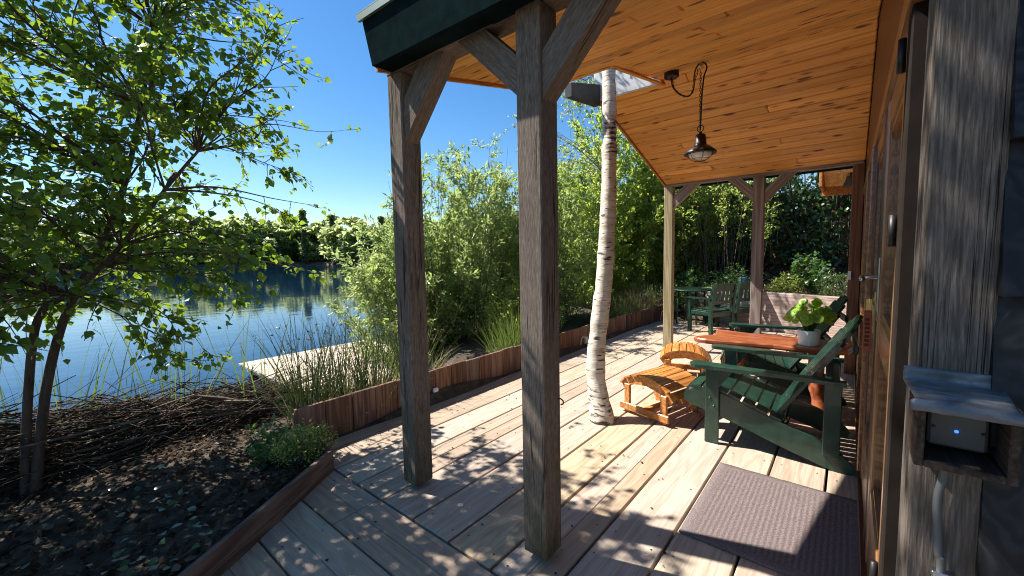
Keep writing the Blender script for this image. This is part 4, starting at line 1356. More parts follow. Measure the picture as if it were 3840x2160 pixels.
# ------------------------------------------------------------------ back fence on the slope
fe = thing('fence', 'brown board fence in the shade behind the ivy', 'fence')
fa, fb = Vector((13.6, 5.2, 0)), Vector((12.2, -2.2, 0))
nb = 46
for k in range(nb):
    p = fa.lerp(fb, (k + 0.5) / nb)
    zb = float(ground_z(p.x, p.y)) - 0.1
    L = (fb - fa).length / nb
    o = MB().box(-0.95, 0.95, -L / 2 + 0.004, L / 2 - 0.004, -0.009, 0.009, c=0.002).build('board', 'fence', fe)
    d = (fb - fa).normalized()
    nrm = Vector((-d.y, d.x, 0))
    o.matrix_basis = Matrix(((0, d.x, nrm.x, p.x), (0, d.y, nrm.y, p.y), (1, 0, 0, zb + 1.0), (0, 0, 0, 1)))

# ------------------------------------------------------------------ jetty
jt = thing('jetty', 'pale sunlit plank jetty over the water behind the rushes', 'jetty')
k = 0
y = 4.75
while y < 7.95:
    plank('jetty_plank', jt, 'jetty', (2.25 + rnd.uniform(-.01, .01), y + 0.07, -0.24), (4.62 + rnd.uniform(-.012, .012), y + 0.07, -0.24), 0.138, 0.035, 0.003)
    y += 0.146
for (xx, yy) in ((2.4, 5.0), (4.2, 5.0), (2.4, 7.7), (4.2, 7.7)):
    MB().tube([(xx, yy, -1.1), (xx, yy, -0.278)], 0.06, 10).build('pile', 'edging', jt, True)
for xx in (2.4, 4.2):
    MB().box(xx - .04, xx + .04, 4.76, 7.94, -0.40, -0.278).build('bearer', 'jetty', jt)

# ------------------------------------------------------------------ small electrical things along the edging
def adapter(label, loc):
    t = thing('plug_adapter', label, 'adapter', loc, 0, 'white plugs along the edging')
    MB().box(-0.03, 0.03, -0.035, 0.0, -0.055, 0.055, c=0.008).build('body', 'white', t, False)
    MB().tube(bez([(0.0, -0.018, -0.055), (-0.012, -0.024, -0.07), (-0.04, -0.02, -0.072), (-0.075, -0.012, -0.06)], 5), 0.004, 6).build('cable', 'cream', t, True)
    return t
adapter('white plug adapter on the edging boards beside the near left post', (2.67, 3.298, 0.085))
adapter('white plug adapter on the edging boards just left of the birch trunk', (5.83, 3.298, 0.10))
def loop(label, loc, h):
    t = tag(MB().tube(bez([(0, 0, -0.09), (-0.02, -0.02, 0.0), (-0.01, -0.035, h), (0.05, -0.04, h * 1.05), (0.09, -0.03, h * 0.4), (0.11, -0.02, -0.05)], 6), 0.009, 8).build('cable_loop', 'cream', None, True, loc), label, 'cable', 'cream cable loops')
    return t
loop('cream cable loop hanging on the edging left of the birch trunk', (5.66, 3.29, 0.10), 0.07)
loop('cream cable loop on the edging beside the pale veranda post', (8.98, 3.19, 0.10), 0.10)
tag(MB().tube(bez([(9.35, 2.75, 0.0), (9.33, 2.72, 0.16), (9.3, 2.6, 0.24), (9.28, 2.3, 0.25), (9.3, 2.1, 0.2)], 6), 0.012, 8).build('garden_hose', 'black', None, True), 'thin dark hose arching by the legs of the round table', 'hose')
wc = thing('watering_can', 'small blue plastic watering can among the plants behind the sleepers', 'watering can', (9.75, 1.72, 0.72))
MB().lathe([(0.0, 0), (0.10, 0), (0.105, 0.02), (0.09, 0.2), (0.06, 0.23), (0.0, 0.235)], 18).build('body', 'bluecan', wc, True)
MB().tube(bez([(-0.09, 0, 0.05), (-0.16, 0, 0.14), (-0.2, 0, 0.24)], 5), [0.02] * 5 + [0.014] * 6, 8).build('spout', 'bluecan', wc, True)
MB().tube(bez([(0.09, 0, 0.06), (0.15, 0, 0.12), (0.13, 0, 0.22), (0.04, 0, 0.26)], 5), 0.011, 8).build('handle', 'bluecan', wc, True)

# ================================================================== VEGETATION
def shoots_leaves(tips, bases, rng, per, L, shape, spread, droop=0.25, t0=0.15):
    """leaves along straight shoots from bases to tips"""
    n = len(tips)
    t = rng.uniform(t0, 1.0, (n, per))
    P = bases[:, None] + (tips - bases)[:, None] * t[..., None]
    P = P + rng.normal(size=P.shape) * spread
    D = unit(tips - bases)[:, None] + rng.normal(size=P.shape) * 0.75
    D[..., 2] -= droop
    Nn = rng.normal(size=P.shape) * 0.55
    Nn[..., 2] += 1.0
    P, D, Nn = P.reshape(-1, 3), D.reshape(-1, 3), Nn.reshape(-1, 3)
    return leaves(P, D, Nn, rng.uniform(L * 0.5, L * 1.3, len(P)), shape)

def shrub(name, label, cat, base, foot, tops, n_stem, per_stem, per_shoot, L, shape, mat, rng, shoot=0.45, group=None, stem_r=0.014, t_low=0.25, stem_mat='twig', droop=0.1, spread=0.03, out=0.5):
    """a many-stemmed bush. foot: (rx, ry) of stem bases; tops: (rx, ry, zmin, zmax) of stem tips"""
    t = thing(name, label, cat, base, 0, group)
    a = rng.uniform(0, 2 * math.pi, n_stem)
    r = np.sqrt(rng.uniform(0, 1, n_stem))
    B = np.stack([foot[0] * r * np.cos(a), foot[1] * r * np.sin(a), np.full(n_stem, -0.1)], 1)
    a2 = a + rng.normal(size=n_stem) * 0.35
    r2 = np.clip(r + rng.normal(size=n_stem) * 0.2, 0, 1.1)
    Z = tops[2] + (tops[3] - tops[2]) * np.clip(1 - 0.75 * r2 ** 2 + rng.normal(size=n_stem) * 0.16, 0, 1.15)
    Tt = np.stack([tops[0] * r2 * np.cos(a2), tops[1] * r2 * np.sin(a2), Z], 1)
    mid = (B + Tt) / 2
    V, F = sticks(B, Tt, stem_r, stem_r * 0.25, 0.12, rng, 5, 4)
    # side shoots
    ts = rng.uniform(t_low, 1.0, (n_stem, per_stem))
    SB = (B[:, None] + (Tt - B)[:, None] * ts[..., None]).reshape(-1, 3)
    dirn = unit(Tt - B)[:, None] * 0.8 + rng.normal(size=(n_stem, per_stem, 3)) * 0.55
    dirn += np.stack([np.cos(a), np.sin(a), np.zeros(n_stem)], 1)[:, None] * out
    SL = shoot * rng.uniform(0.5, 1.15, (n_stem, per_stem, 1)) * (1.15 - 0.5 * ts[..., None])
    ST = SB + (unit(dirn) * SL).reshape(-1, 3)
    V2, F2 = sticks(SB, ST, stem_r * 0.3, stem_r * 0.12, 0.03, rng, 2, 3)
    V3, F3 = leaves_join(shoots_leaves(ST, SB, rng, per_shoot, L, shape, spread, droop))
    np_obj('stems', np.concatenate([V, V2]), np.concatenate([F, F2 + len(V)]), stem_mat, t)
    np_obj('crown', V3, F3, mat, t)
    return t
def leaves_join(vf):
    return vf

R1 = np.random.default_rng(101)
# big willow bush between the near posts
shrub('willow_bush', 'tall pale green willow bush at the water edge between the two near posts', 'bush', (5.6, 5.9, -0.25), (0.9, 0.8), (2.1, 1.6, 1.4, 3.5), 120, 11, 30, 0.105, 'lance', 'leaf_willow', R1, 0.5, 'lakeside bushes', 0.009, 0.12)
shrub('willow_bush', 'lower yellowish willow bush overhanging the water left of the first post', 'bush', (4.3, 5.9, -0.3), (0.5, 0.5), (1.15, 1.0, 0.9, 2.1), 60, 10, 26, 0.085, 'lance', 'leaf_willow', R1, 0.38, 'lakeside bushes', 0.012, 0.05)
shrub('willow_bush', 'willow bush with silvery leaves behind the centre post', 'bush', (7.3, 5.4, -0.1), (0.8, 0.7), (1.6, 1.2, 1.3, 3.6), 90, 11, 26, 0.10, 'lance', 'leaf_willow', R1, 0.45, 'lakeside bushes', 0.008, 0.1)
shrub('leafy_bush', 'low dark leafy bush beside the reeds behind the centre post', 'bush', (5.5, 4.25, 0.0), (0.4, 0.35), (0.75, 0.55, 0.5, 1.05), 50, 9, 12, 0.06, 'oval', 'leaf_hedge', R1, 0.25, 'lakeside bushes', 0.008, 0.1)
# hedge bushes beyond the birch trunk
shrub('hedge_bush', 'tall bright green bush behind the birch trunk', 'bush', (10.4, 5.3, 0.0), (0.9, 0.8), (1.9, 1.6, 2.4, 5.0), 110, 12, 30, 0.11, 'oval', 'leaf_hedge', R1, 0.55, 'bushes beyond the deck', 0.009, 0.05)
shrub('hedge_bush', 'tall green bush right of the birch trunk under the roof edge', 'bush', (12.0, 3.9, 0.5), (0.9, 0.8), (1.7, 1.4, 2.0, 4.6), 110, 12, 30, 0.11, 'oval', 'leaf_hedge', R1, 0.5, 'bushes beyond the deck', 0.009, 0.05)
shrub('hedge_bush', 'thicket of thin upright stems behind the round table', 'bush', (11.2, 2.5, 0.7), (0.8, 0.8), (1.2, 1.1, 1.8, 3.3), 60, 8, 11, 0.075, 'oval', 'leaf_hedge', R1, 0.38, 'bushes beyond the deck', 0.010, 0.42)
shrub('hedge_bush', 'dark bush left of the centre post far behind', 'bush', (14.5, 8.5, -0.1), (0.9, 0.9), (2.2, 1.8, 1.6, 4.2), 90, 10, 13, 0.12, 'oval', 'leaf_dark', R1, 0.6, 'bushes beyond the deck', 0.02, 0.05)
shrub('evergreen_tree', 'dark glossy tree arching above the far fence', 'tree', (12.9, 0.6, 1.0), (0.5, 0.5), (2.2, 2.4, 2.6, 5.2), 16, 40, 20, 0.11, 'oval', 'leaf_dark', R1, 0.9, None, 0.03, 0.52, 'bark', 0.35)
shrub('evergreen_tree', 'dark glossy tree behind the small far canopy', 'tree', (12.2, -1.4, 1.0), (0.4, 0.4), (1.8, 1.8, 2.6, 5.0), 14, 36, 20, 0.11, 'oval', 'leaf_dark', R1, 0.85, None, 0.03, 0.5, 'bark', 0.35)
# plants in the raised bed
shrub('bed_shrub', 'small bright leafy plant in front of the fence above the sleepers', 'plant', (9.75, 0.62, 0.62), (0.1, 0.1), (0.38, 0.38, 0.35, 0.75), 22, 6, 7, 0.085, 'ovate', 'leaf_plant', R1, 0.16, 'plants in the raised bed', 0.006, 0.2)
shrub('bed_shrub', 'rounded bright green plant on top of the sleeper wall', 'plant', (9.35, 0.92, 0.6), (0.12, 0.12), (0.3, 0.3, 0.2, 0.42), 30, 7, 9, 0.045, 'oval', 'leaf_sedum', R1, 0.12, 'plants in the raised bed', 0.004, 0.1)
shrub('bed_shrub', 'bushy plant spilling over the sleepers behind the garden armchairs', 'plant', (9.75, 1.9, 0.5), (0.25, 0.25), (0.5, 0.45, 0.25, 0.6), 40, 8, 10, 0.05, 'oval', 'leaf_plant', R1, 0.2, 'plants in the raised bed', 0.005, 0.1)
shrub('bed_shrub', 'light green leafy plant behind the round table', 'plant', (9.72, 2.78, 0.2), (0.2, 0.2), (0.42, 0.38, 0.35, 0.85), 40, 8, 10, 0.055, 'oval', 'leaf_plant', R1, 0.2, 'plants in the raised bed', 0.005, 0.1)
shrub('bed_shrub', 'leafy plant by the end of the sleeper wall', 'plant', (9.3, 0.25, 0.6), (0.15, 0.15), (0.35, 0.3, 0.2, 0.5), 26, 7, 8, 0.05, 'oval', 'leaf_ivy', R1, 0.16, 'plants in the raised bed', 0.005, 0.1)
# plant beside the corner of the soil bed
shrub('leafy_plant', 'dark leafy plant growing in the soil bed by the edging corner', 'plant', (1.08, 3.22, 0.03), (0.04, 0.04), (0.11, 0.11, 0.14, 0.27), 9, 4, 5, 0.06, 'ovate', 'leaf_plant', R1, 0.10, None, 0.004, 0.3, 'leaf_plant', 0.4)
sp_ = shrub('potted_sedum', 'low yellow-green cushion plant in a dark pot at the bed corner', 'plant', (1.22, 2.99, 0.13), (0.10, 0.10), (0.165, 0.165, 0.04, 0.13), 70, 6, 9, 0.022, 'oval', 'leaf_sedum', R1, 0.05, None, 0.003, 0.3)
MB().lathe([(0.0, -0.12), (0.10, -0.12), (0.135, 0.0), (0.135, 0.015), (0.12, 0.015), (0.11, 0.0), (0.0, 0.0)], 24).build('pot', 'terracotta', sp_, True)

# ------------------------------------------------------------------ trees with trunk, limbs and leafy crown
def branchy(name, label, stems, limbs, rng, leafL, mat_leaf, per_twig, twig_n, mat_bark='bark', twigL=0.35, group=None, shape='ovate', droop=0.45, r_tr=0.035, crown_name='crown', cat='tree', tw_spread=0.6, hang=0.0, spread=0.03, sparse=0):
    """stems: list of (points, r0, r1); limbs: list of polylines (points) with radius; twigs and leaves grow on limbs"""
    t = thing(name, label, cat)
    for pts, r0, r1 in stems:
        pp_ = bez(pts, 5)
        n_ = len(pp_)
        MB().tube(pp_, [r0 + (r1 - r0) * i / (n_ - 1) for i in range(n_)], 12).build('trunk', mat_bark, t, True)
    lm = MB()
    TB, TT = [], []
    for li, (pts, r0) in enumerate(limbs):
        pp_ = bez(pts, 4)
        n_ = len(pp_)
        lm.tube(pp_, [r0 * (1 - 0.85 * i / (n_ - 1)) for i in range(n_)], 6)
        P = np.array([tuple(p) for p in pp_])
        for _ in range(twig_n if li >= sparse else twig_n // 3):
            f = rng.uniform(0.12, 1.0) * (n_ - 1)
            i = min(int(f), n_ - 2)
            b = P[i] + (P[i + 1] - P[i]) * (f - i)
            d = unit(P[i + 1] - P[i]) * 0.75 + rng.normal(size=3) * tw_spread
            d[2] -= hang
            l = twigL * rng.uniform(0.45, 1.25) * (1.1 - 0.4 * f / n_)
            TB.append(b); TT.append(b + unit(d) * l)
        TB.append(P[-2]); TT.append(P[-1] + unit(P[-1] - P[-2]) * twigL * 0.3)
    lm.build('limbs', mat_bark, t, True)
    TB, TT = np.array(TB), np.array(TT)
    V, F = sticks(TB, TT, 0.0042, 0.0016, 0.025, rng, 3, 3)
    np_obj('twigs', V, F, 'twig', t)
    V, F = shoots_leaves(TT, TB, rng, per_twig, leafL, shape, spread, droop)
    np_obj(crown_name, V, F, mat_leaf, t)
    return t

R2 = np.random.default_rng(55)
def rand_limbs(origins, targets, rng, r=0.008, sag=0.12):
    out = []
    for tg in targets:
        o_ = min(origins, key=lambda q: (Vector(q) - Vector(tg)).length + 0.6 * max(0, q[2] - tg[2] + 0.3))
        o_, g = Vector(o_), Vector(tg)
        m1 = o_.lerp(g, 0.35) + Vector((rng.normal() * .06, rng.normal() * .06, 0.10 + rng.normal() * .04))
        m2 = o_.lerp(g, 0.7) + Vector((rng.normal() * .06, rng.normal() * .06, 0.08 + rng.normal() * .04))
        out.append(([o_, m1, m2, g], r * rng.uniform(0.7, 1.3)))
    return out
stA = [(-0.09, 4.02, 0.0), (-0.03, 4.0, 0.66), (0.05, 4.0, 1.16), (0.19, 4.0, 1.30), (0.36, 3.95, 1.48), (0.46, 3.95, 1.62), (0.73, 3.95, 2.04), (0.95, 3.95, 2.36)]
stB = [(-0.05, 3.98, 0.0), (0.04, 4.0, 0.64), (0.14, 4.02, 1.07), (0.25, 4.05, 1.35), (0.39, 4.1, 1.67), (0.53, 4.1, 2.07), (0.66, 4.1, 2.66), (0.77, 4.1, 3.26), (0.86, 4.1, 3.9), (0.9, 4.1, 4.3)]
org = stA[3:] + stB[3:]
tg = [(1.25, 4.0, 2.6), (1.75, 4.0, 2.76), (2.28, 4.0, 2.83), (1.44, 4.0, 3.62), (1.80, 4.0, 3.30), (1.86, 4.0, 2.02), (1.90, 4.0, 1.36), (1.14, 3.9, 1.22), (0.88, 3.85, 0.78), (0.66, 3.8, 0.82),
      (1.55, 3.9, 2.3), (1.66, 4.1, 1.92), (1.34, 4.0, 3.03), (1.47, 3.95, 1.55), (1.62, 4.2, 2.55), (1.2, 3.8, 1.7), (1.0, 3.8, 1.35)]
for _ in range(120):
    zz = R2.uniform(0.95, 4.2)
    xr = min(1.5, 2.0 - 0.19 * zz) - 0.2 * max(0, 1.6 - zz)
    tg.append((R2.uniform(-1.2, xr), R2.uniform(3.1, 4.9), zz))
limbs = rand_limbs(org, tg, R2)
branchy('young_tree', 'young broad-leaved tree with two dark stems in the soil bed at the left', [(stA, 0.025, 0.010), (stB, 0.028, 0.008)], limbs, R2, 0.057, 'leaf_birch', 8, 13, twigL=0.32, spread=0.018, sparse=7)
# second tree behind it, at the upper left edge
st2 = [(-1.25, 5.0, -0.1), (-1.2, 5.0, 1.2), (-1.05, 5.0, 2.4), (-0.9, 5.0, 3.6), (-0.8, 5.0, 4.8)]
tg = [(R2.uniform(-2.4, 0.3), R2.uniform(4.4, 5.8), R2.uniform(1.4, 4.4)) for _ in range(90)]
tg = [q for q in tg if q[0] + 0.2 * q[2] < 1.4]
branchy('birch_tree', 'small birch at the left edge behind the young tree', [(st2, 0.06, 0.02)], rand_limbs(st2[1:], tg, R2), R2, 0.055, 'leaf_birch', 8, 11, twigL=0.36)
# tree standing left of the camera whose shade dapples the near deck
st3 = [(-1.9, 3.2, 0.0), (-1.85, 3.2, 1.2), (-1.75, 3.15, 2.4), (-1.6, 3.1, 3.6), (-1.5, 3.1, 4.6)]
tg = [(R2.uniform(-2.8, -0.8), R2.uniform(2.4, 4.0), R2.uniform(2.3, 4.6)) for _ in range(34)] + [(R2.uniform(-0.5, 0.45), R2.uniform(1.9, 3.1), R2.uniform(4.2, 5.6)) for _ in range(18)] + [(R2.uniform(-0.3, 0.5), R2.uniform(2.0, 3.2), R2.uniform(4.7, 6.2)) for _ in range(16)] + [(R2.uniform(0.1, 0.5), R2.uniform(1.7, 2.6), R2.uniform(4.4, 5.7)) for _ in range(14)]
branchy('birch_tree', 'leafy birch just outside the left edge shading the near deck', [(st3, 0.06, 0.02)], rand_limbs(st3[1:], tg, R2), R2, 0.06, 'leaf_birch', 8, 11, twigL=0.36)

# birch growing through the deck and the roof notch
bt = thing('deck_birch', 'white birch trunk growing up through the deck and a notch in the roof', 'tree')
pts = [(3.23, 1.65, -0.15), (3.25, 1.67, 0.0), (3.30, 1.755, 0.33), (3.34, 1.78, 0.54), (3.40, 1.77, 0.91), (3.46, 1.755, 1.27), (3.52, 1.76, 1.64), (3.58, 1.77, 2.02), (3.63, 1.79, 2.32), (3.68, 1.81, 2.59), (3.72, 1.83, 2.83), (3.75, 1.845, 3.02), (3.79, 1.87, 3.25), (3.86, 1.9, 3.8), (3.92, 1.95, 4.6), (3.95, 2.0, 5.5)]
pp_ = bez(pts, 8)
rads = []
rr = random.Random(8)
for p in pp_:
    z = p.z
    r = 0.104 - 0.012 * min(1, z / 0.7) - 0.007 * max(0, z) / 1.5 + 0.012 * max(0, 0.22 - z) / 0.22
    r += 0.0025 * math.sin(z * 31) + 0.003 * math.sin(z * 13 + 1) + rr.uniform(-.0028, .0028)
    rads.append(max(0.03, r * (0.93 - 0.03 * min(z, 3.0))))
tr = MB().tube(pp_, rads, 22).build('trunk', 'birch', bt, True)
R3 = np.random.default_rng(77)
tg = [(3.9 + R3.normal() * 1.2, 2.1 + R3.normal() * 1.1, R3.uniform(3.9, 6.4)) for _ in range(46)]
tops_ = [(3.85, 1.9, 3.75), (3.9, 1.94, 4.4), (3.94, 1.98, 5.2)]
lb = rand_limbs(tops_, tg, R3, 0.016)
lm = MB(); TB = []; TT = []
for pts_, r0 in lb:
    q = bez(pts_, 4); n_ = len(q)
    lm.tube(q, [r0 * (1 - 0.8 * i / (n_ - 1)) for i in range(n_)], 6)
    P = np.array([tuple(p) for p in q])
    for _ in range(9):
        i = int(R3.integers(2, n_))
        b = P[i]
        d = R3.normal(size=3) * 0.6; d[2] -= 0.7
        TB.append(b); TT.append(b + unit(d) * R3.uniform(0.25, 0.6))
lm.build('limbs', 'bark', bt, True)
TB, TT = np.array(TB), np.array(TT)
V, F = sticks(TB, TT, 0.004, 0.0015, 0.03, R3, 3, 3); np_obj('twigs', V, F, 'twig', bt)
V, F = shoots_leaves(TT, TB, R3, 7, 0.045, 'ovate', 0.02, 0.6); np_obj('crown', V, F, 'leaf_birch', bt)
# hanging birch beyond the roof, its twigs droop between the centre post and the trunk
st4 = [(8.3, 4.45, -0.1), (8.3, 4.25, 1.5), (8.3, 4.15, 3.2), (8.2, 4.15, 5.0), (8.1, 4.2, 6.6)]
tg = [(R3.uniform(6.6, 9.4), R3.uniform(4.0, 5.8), R3.uniform(3.6, 6.2)) for _ in range(20)]
branchy('birch_tree', 'weeping birch behind the roof notch with drooping twigs', [(st4, 0.07, 0.02)], rand_limbs(st4[2:], tg, R3), R3, 0.055, 'leaf_willow', 10, 10, twigL=0.7, hang=0.9, tw_spread=0.45, shape='ovate', mat_bark='bark')

# ------------------------------------------------------------------ far woodland
def far_tree_mesh(seed, mat, H, W, conifer=False):
    rng = np.random.default_rng(seed)
    n = 1500
    if conifer:
        z = rng.uniform(0.08, 1, n)
        r = (1 - z) * W * rng.uniform(0.5, 1.0, n)
        a = rng.uniform(0, 2 * math.pi, n)
        P = np.stack([r * np.cos(a), r * np.sin(a), z * H], 1)
        L = rng.uniform(0.7, 1.3, n)
    else:
        nb_ = 20
        C = np.stack([rng.normal(size=nb_) * W * 0.42, rng.normal(size=nb_) * W * 0.42, H * rng.uniform(0.06, 0.86, nb_)], 1)
        Rr = W * rng.uniform(0.28, 0.5, nb_)
        k = rng.integers(0, nb_, n)
        d = rand_unit(n, rng)
        d[:, 2] = np.abs(d[:, 2]) * 0.9 - 0.2
        P = C[k] + d * Rr[k][:, None] * rng.uniform(0.75, 1.05, n)[:, None]
        P[:, 2] = np.maximum(P[:, 2], 0.3)
        L = rng.uniform(0.8, 1.7, n)
    D = rand_unit(n, rng); D[:, 2] *= 0.5
    Nn = rng.normal(size=(n, 3)); Nn[:, 2] += 0.8
    V, F = leaves(P, D, Nn, L, 'ovate')
    return mesh_np('crown', V, F, mat)
R4 = np.random.default_rng(5)
protos = []
for s in range(6):
    con = s == 5
    H = [13, 15, 11, 16, 12, 15][s]
    protos.append((far_tree_mesh(300 + s, ['leaf_far', 'leaf_far2', 'leaf_far', 'leaf_far2', 'leaf_far', 'leaf_far2'][s], H, [5.2, 5.6, 4.6, 5.0, 5.5, 2.8][s], con),
                   MB().tube([(0, 0, -0.6), (0.1, 0, H * 0.3), (0.0, 0.1, H * 0.75)], [0.32, 0.24, 0.08], 7).mesh('trunk', 'bark', True)))
for k in range(150):
    th = math.radians(10 + 98 * (k + 0.5) / 150 + R4.uniform(-.8, .8))
    R = 150 + 50 * float(smooth01((th - math.radians(50)) / math.radians(45))) - 45 * float(smooth01((math.radians(45) - th) / math.radians(30)))
    R += 4 * math.sin(th * 23) + 2.5 * math.sin(th * 57) + R4.uniform(5, 22) * (1 if k % 3 else 0.4)
    i = int(R4.integers(0, 5)) if R4.uniform() > 0.12 else 5
    t = thing('far_tree', 'conifer among the woodland across the lake' if i == 5 else 'broadleaf tree in the woodland across the lake', 'tree', (R * math.cos(th), R * math.sin(th), 0.5), R4.uniform(0, 6.28), 'conifers across the lake' if i == 5 else 'broadleaf trees across the lake')
    s = R4.uniform(1.0, 1.4) * (0.6 if k % 3 == 0 else 1.0)
    t.scale = (s * 1.1, s * 1.1, s)
    link('crown', protos[i][0], t)
    link('trunk', protos[i][1], t)
# nearer tall trees on the right bank seen between the centre post and the birch
for k, (x_, y_, s, i) in enumerate([(38, 19, 0.55, 3), (33, 13, 0.5, 1), (45, 15, 0.7, 5)]):
    t = thing('far_tree', ['dark broad tree on the right bank behind the bushes', 'dark tree beyond the hedge on the right bank', 'tall conifer on the right bank beyond the bushes'][k], 'tree', (x_, y_, -0.3), k * 1.7)
    t.scale = (s, s, s)
    link('crown', protos[i][0], t)
    link('trunk', protos[i][1], t)

# ------------------------------------------------------------------ rushes, reeds and grasses
def tussock(name, label, base, n, H, spread, lean, width, mat, rng, flowers=0, group='rush tussocks'):
    t = thing(name, label, 'rushes', base, 0, group)
    a = rng.uniform(0, 2 * math.pi, n); r = spread * np.sqrt(rng.uniform(0, 1, n))
    P = np.stack([r * np.cos(a), r * np.sin(a), np.full(n, -0.05)], 1)
    Hh = H * rng.uniform(0.45, 1.1, n)
    ln = (np.stack([np.cos(a), np.sin(a)], 1) * rng.uniform(0.05, 1.0, n)[:, None] + rng.normal(size=(n, 2)) * 0.3) * lean
    V, F = blades(P, Hh, ln, np.full(n, width) * rng.uniform(0.7, 1.2, n), rng, 4)
    np_obj('blades', V, F, mat, t)
    if flowers:
        k = rng.choice(n, flowers, replace=False)
        tt = 0.82
        FP = P[k].copy(); FP[:, :2] += ln[k] * tt ** 1.7; FP[:, 2] += Hh[k] * tt
        m_ = 7
        FP = np.repeat(FP, m_, 0) + rng.normal(size=(flowers * m_, 3)) * 0.008
        V, F = leaves(FP, rand_unit(len(FP), rng), rand_unit(len(FP), rng), rng.uniform(0.012, 0.028, len(FP)), 'oval')
        np_obj('flower_heads', V, F, 'rush_flower', t)
    return t
R5 = np.random.default_rng(9)
spots = [(1.55, 3.72, 0.0, 150, 1.15, 0.13, 0.50, 'rush', 34, 'tall dark rush clump at the near end of the lakeside edging'),
         (1.95, 3.78, 0.0, 130, 1.10, 0.16, 0.45, 'rush', 30, 'rush clump behind the second edging board'),
         (2.35, 3.95, -0.02, 120, 1.15, 0.18, 0.45, 'rush', 28, 'rush clump left of the first post in front of the jetty'),
         (2.75, 3.75, 0.0, 125, 1.0, 0.18, 0.42, 'rush', 26, 'rush clump right behind the first veranda post'),
         (2.05, 4.25, -0.1, 90, 1.15, 0.2, 0.4, 'rush', 22, 'rush clump at the near corner of the jetty')]
for (x, y, z, n_, H, sp, le, mt, fl, lb_) in spots:
    tussock('rush_tussock', lb_, (x, y, z), n_, H, sp, le, 0.0052, mt, R5, fl)
for k, (x, y, n_, H, lb_) in enumerate([(1.75, 3.62, 150, 0.42, 'straw-coloured dry grass tuft behind the near end of the edging'), (2.2, 3.62, 160, 0.42, 'straw-coloured dry grass tuft behind the middle of the rushes'), (2.65, 3.65, 150, 0.4, 'straw-coloured dry grass tuft beside the first post'),
                                        (2.45, 4.2, 110, 0.4, 'dry grass tuft between the rushes and the jetty'), (3.0, 4.0, 120, 0.42, 'dry grass tuft just right of the first post')]):
    tussock('dry_grass_tuft', lb_, (x, y, 0.0), n_, H, 0.26, 0.34, 0.0042, 'straw', R5, 0, 'dry grass tufts')
for k, (x, y, n_, H, mt, lb_) in enumerate([(4.3, 3.65, 230, 0.65, 'reed', 'green grass clump behind the edging left of the centre post'), (4.65, 3.72, 260, 0.85, 'reed', 'tall green grass clump behind the edging at the centre post'),
                                            (7.0, 3.75, 260, 0.6, 'rush', 'dark grass clump behind the edging right of the centre post'), (7.7, 3.7, 260, 0.75, 'reed', 'long grass clump behind the birch trunk'),
                                            (8.4, 3.65, 300, 0.75, 'straw', 'yellowing grass clump right of the birch trunk'), (9.1, 3.6, 300, 0.8, 'straw', 'yellowing grass clump by the pale veranda post'), (9.6, 3.7, 240, 0.8, 'reed', 'green grass clump behind the pale veranda post')]):
    tussock('grass_clump', lb_, (x, y, 0.05), n_, H, 0.3, 0.32, 0.005, mt, R5, 0, 'grass clumps behind the edging')
for k, (x, y, z, n_, H, lb_) in enumerate([(1.35, 4.5, -0.15, 26, 1.3, 'few tall green reeds left of the rushes'), (0.75, 4.75, -0.3, 60, 1.35, 'reed clump at the water edge behind the brushwood'), (0.1, 4.8, -0.3, 80, 1.3, 'reed clump behind the two dark stems'),
                                            (-0.5, 4.8, -0.3, 90, 1.5, 'bright reed clump at the left edge of the lake'), (3.5, 4.9, -0.3, 60, 1.2, 'reed clump beside the jetty right of the first post')]):
    tussock('reed_clump', lb_, (x, y, z), n_, H, 0.28, 0.35, 0.008, 'reed', R5, 0, 'reed clumps at the water edge')

# ------------------------------------------------------------------ brushwood pile
bp = thing('brushwood_pile', 'long dark pile of dead twigs and branches along the water edge', 'brushwood')
n_ = 1900
t_ = R5.uniform(-2.4, 1.75, n_)
yc = 4.35 + 0.08 * np.sin(t_ * 2)
hh = 0.48 - 0.16 * np.clip(t_, -0.5, 2.0)
zz = R5.beta(1.6, 1.6, n_) * hh
yy = yc + R5.normal(size=n_) * 0.20 * (1.15 - zz / 0.8)
C = np.stack([t_, yy, zz + 0.0], 1)
ang = R5.normal(size=n_) * 0.42
el_ = R5.normal(size=n_) * 0.24
D = np.stack([np.cos(ang) * np.cos(el_), np.sin(ang) * np.cos(el_), np.sin(el_)], 1)
Lh = R5.uniform(0.15, 0.65, n_)[:, None]
r_ = R5.gamma(1.6, 0.0019, n_) + 0.0014
V, F = sticks(C - D * Lh, C + D * Lh, r_, r_ * 0.4, 0.05, R5, 4, 4)
np_obj('twigs', V, F, 'brush', bp)
rr = random.Random(14)
for k in range(12):
    x0 = rr.uniform(-2.2, 0.6); y0 = rr.uniform(4.0, 4.6); z0 = rr.uniform(0.03, 0.45 - 0.12 * max(0, x0))
    l = rr.uniform(0.6, 1.5); a = rr.uniform(-.35, .35)
    pts = [(x0, y0, z0), (x0 + l * .4, y0 + math.sin(a) * l * .4, z0 + rr.uniform(-.04, .06)), (x0 + l, y0 + math.sin(a) * l, z0 + rr.uniform(-.08, .08))]
    MB().tube(bez(pts, 4), [0.013 * rr.uniform(.5, 1.3) * (1 - .05 * i) for i in range(9)], 6).build('branch', 'twig', bp, True)
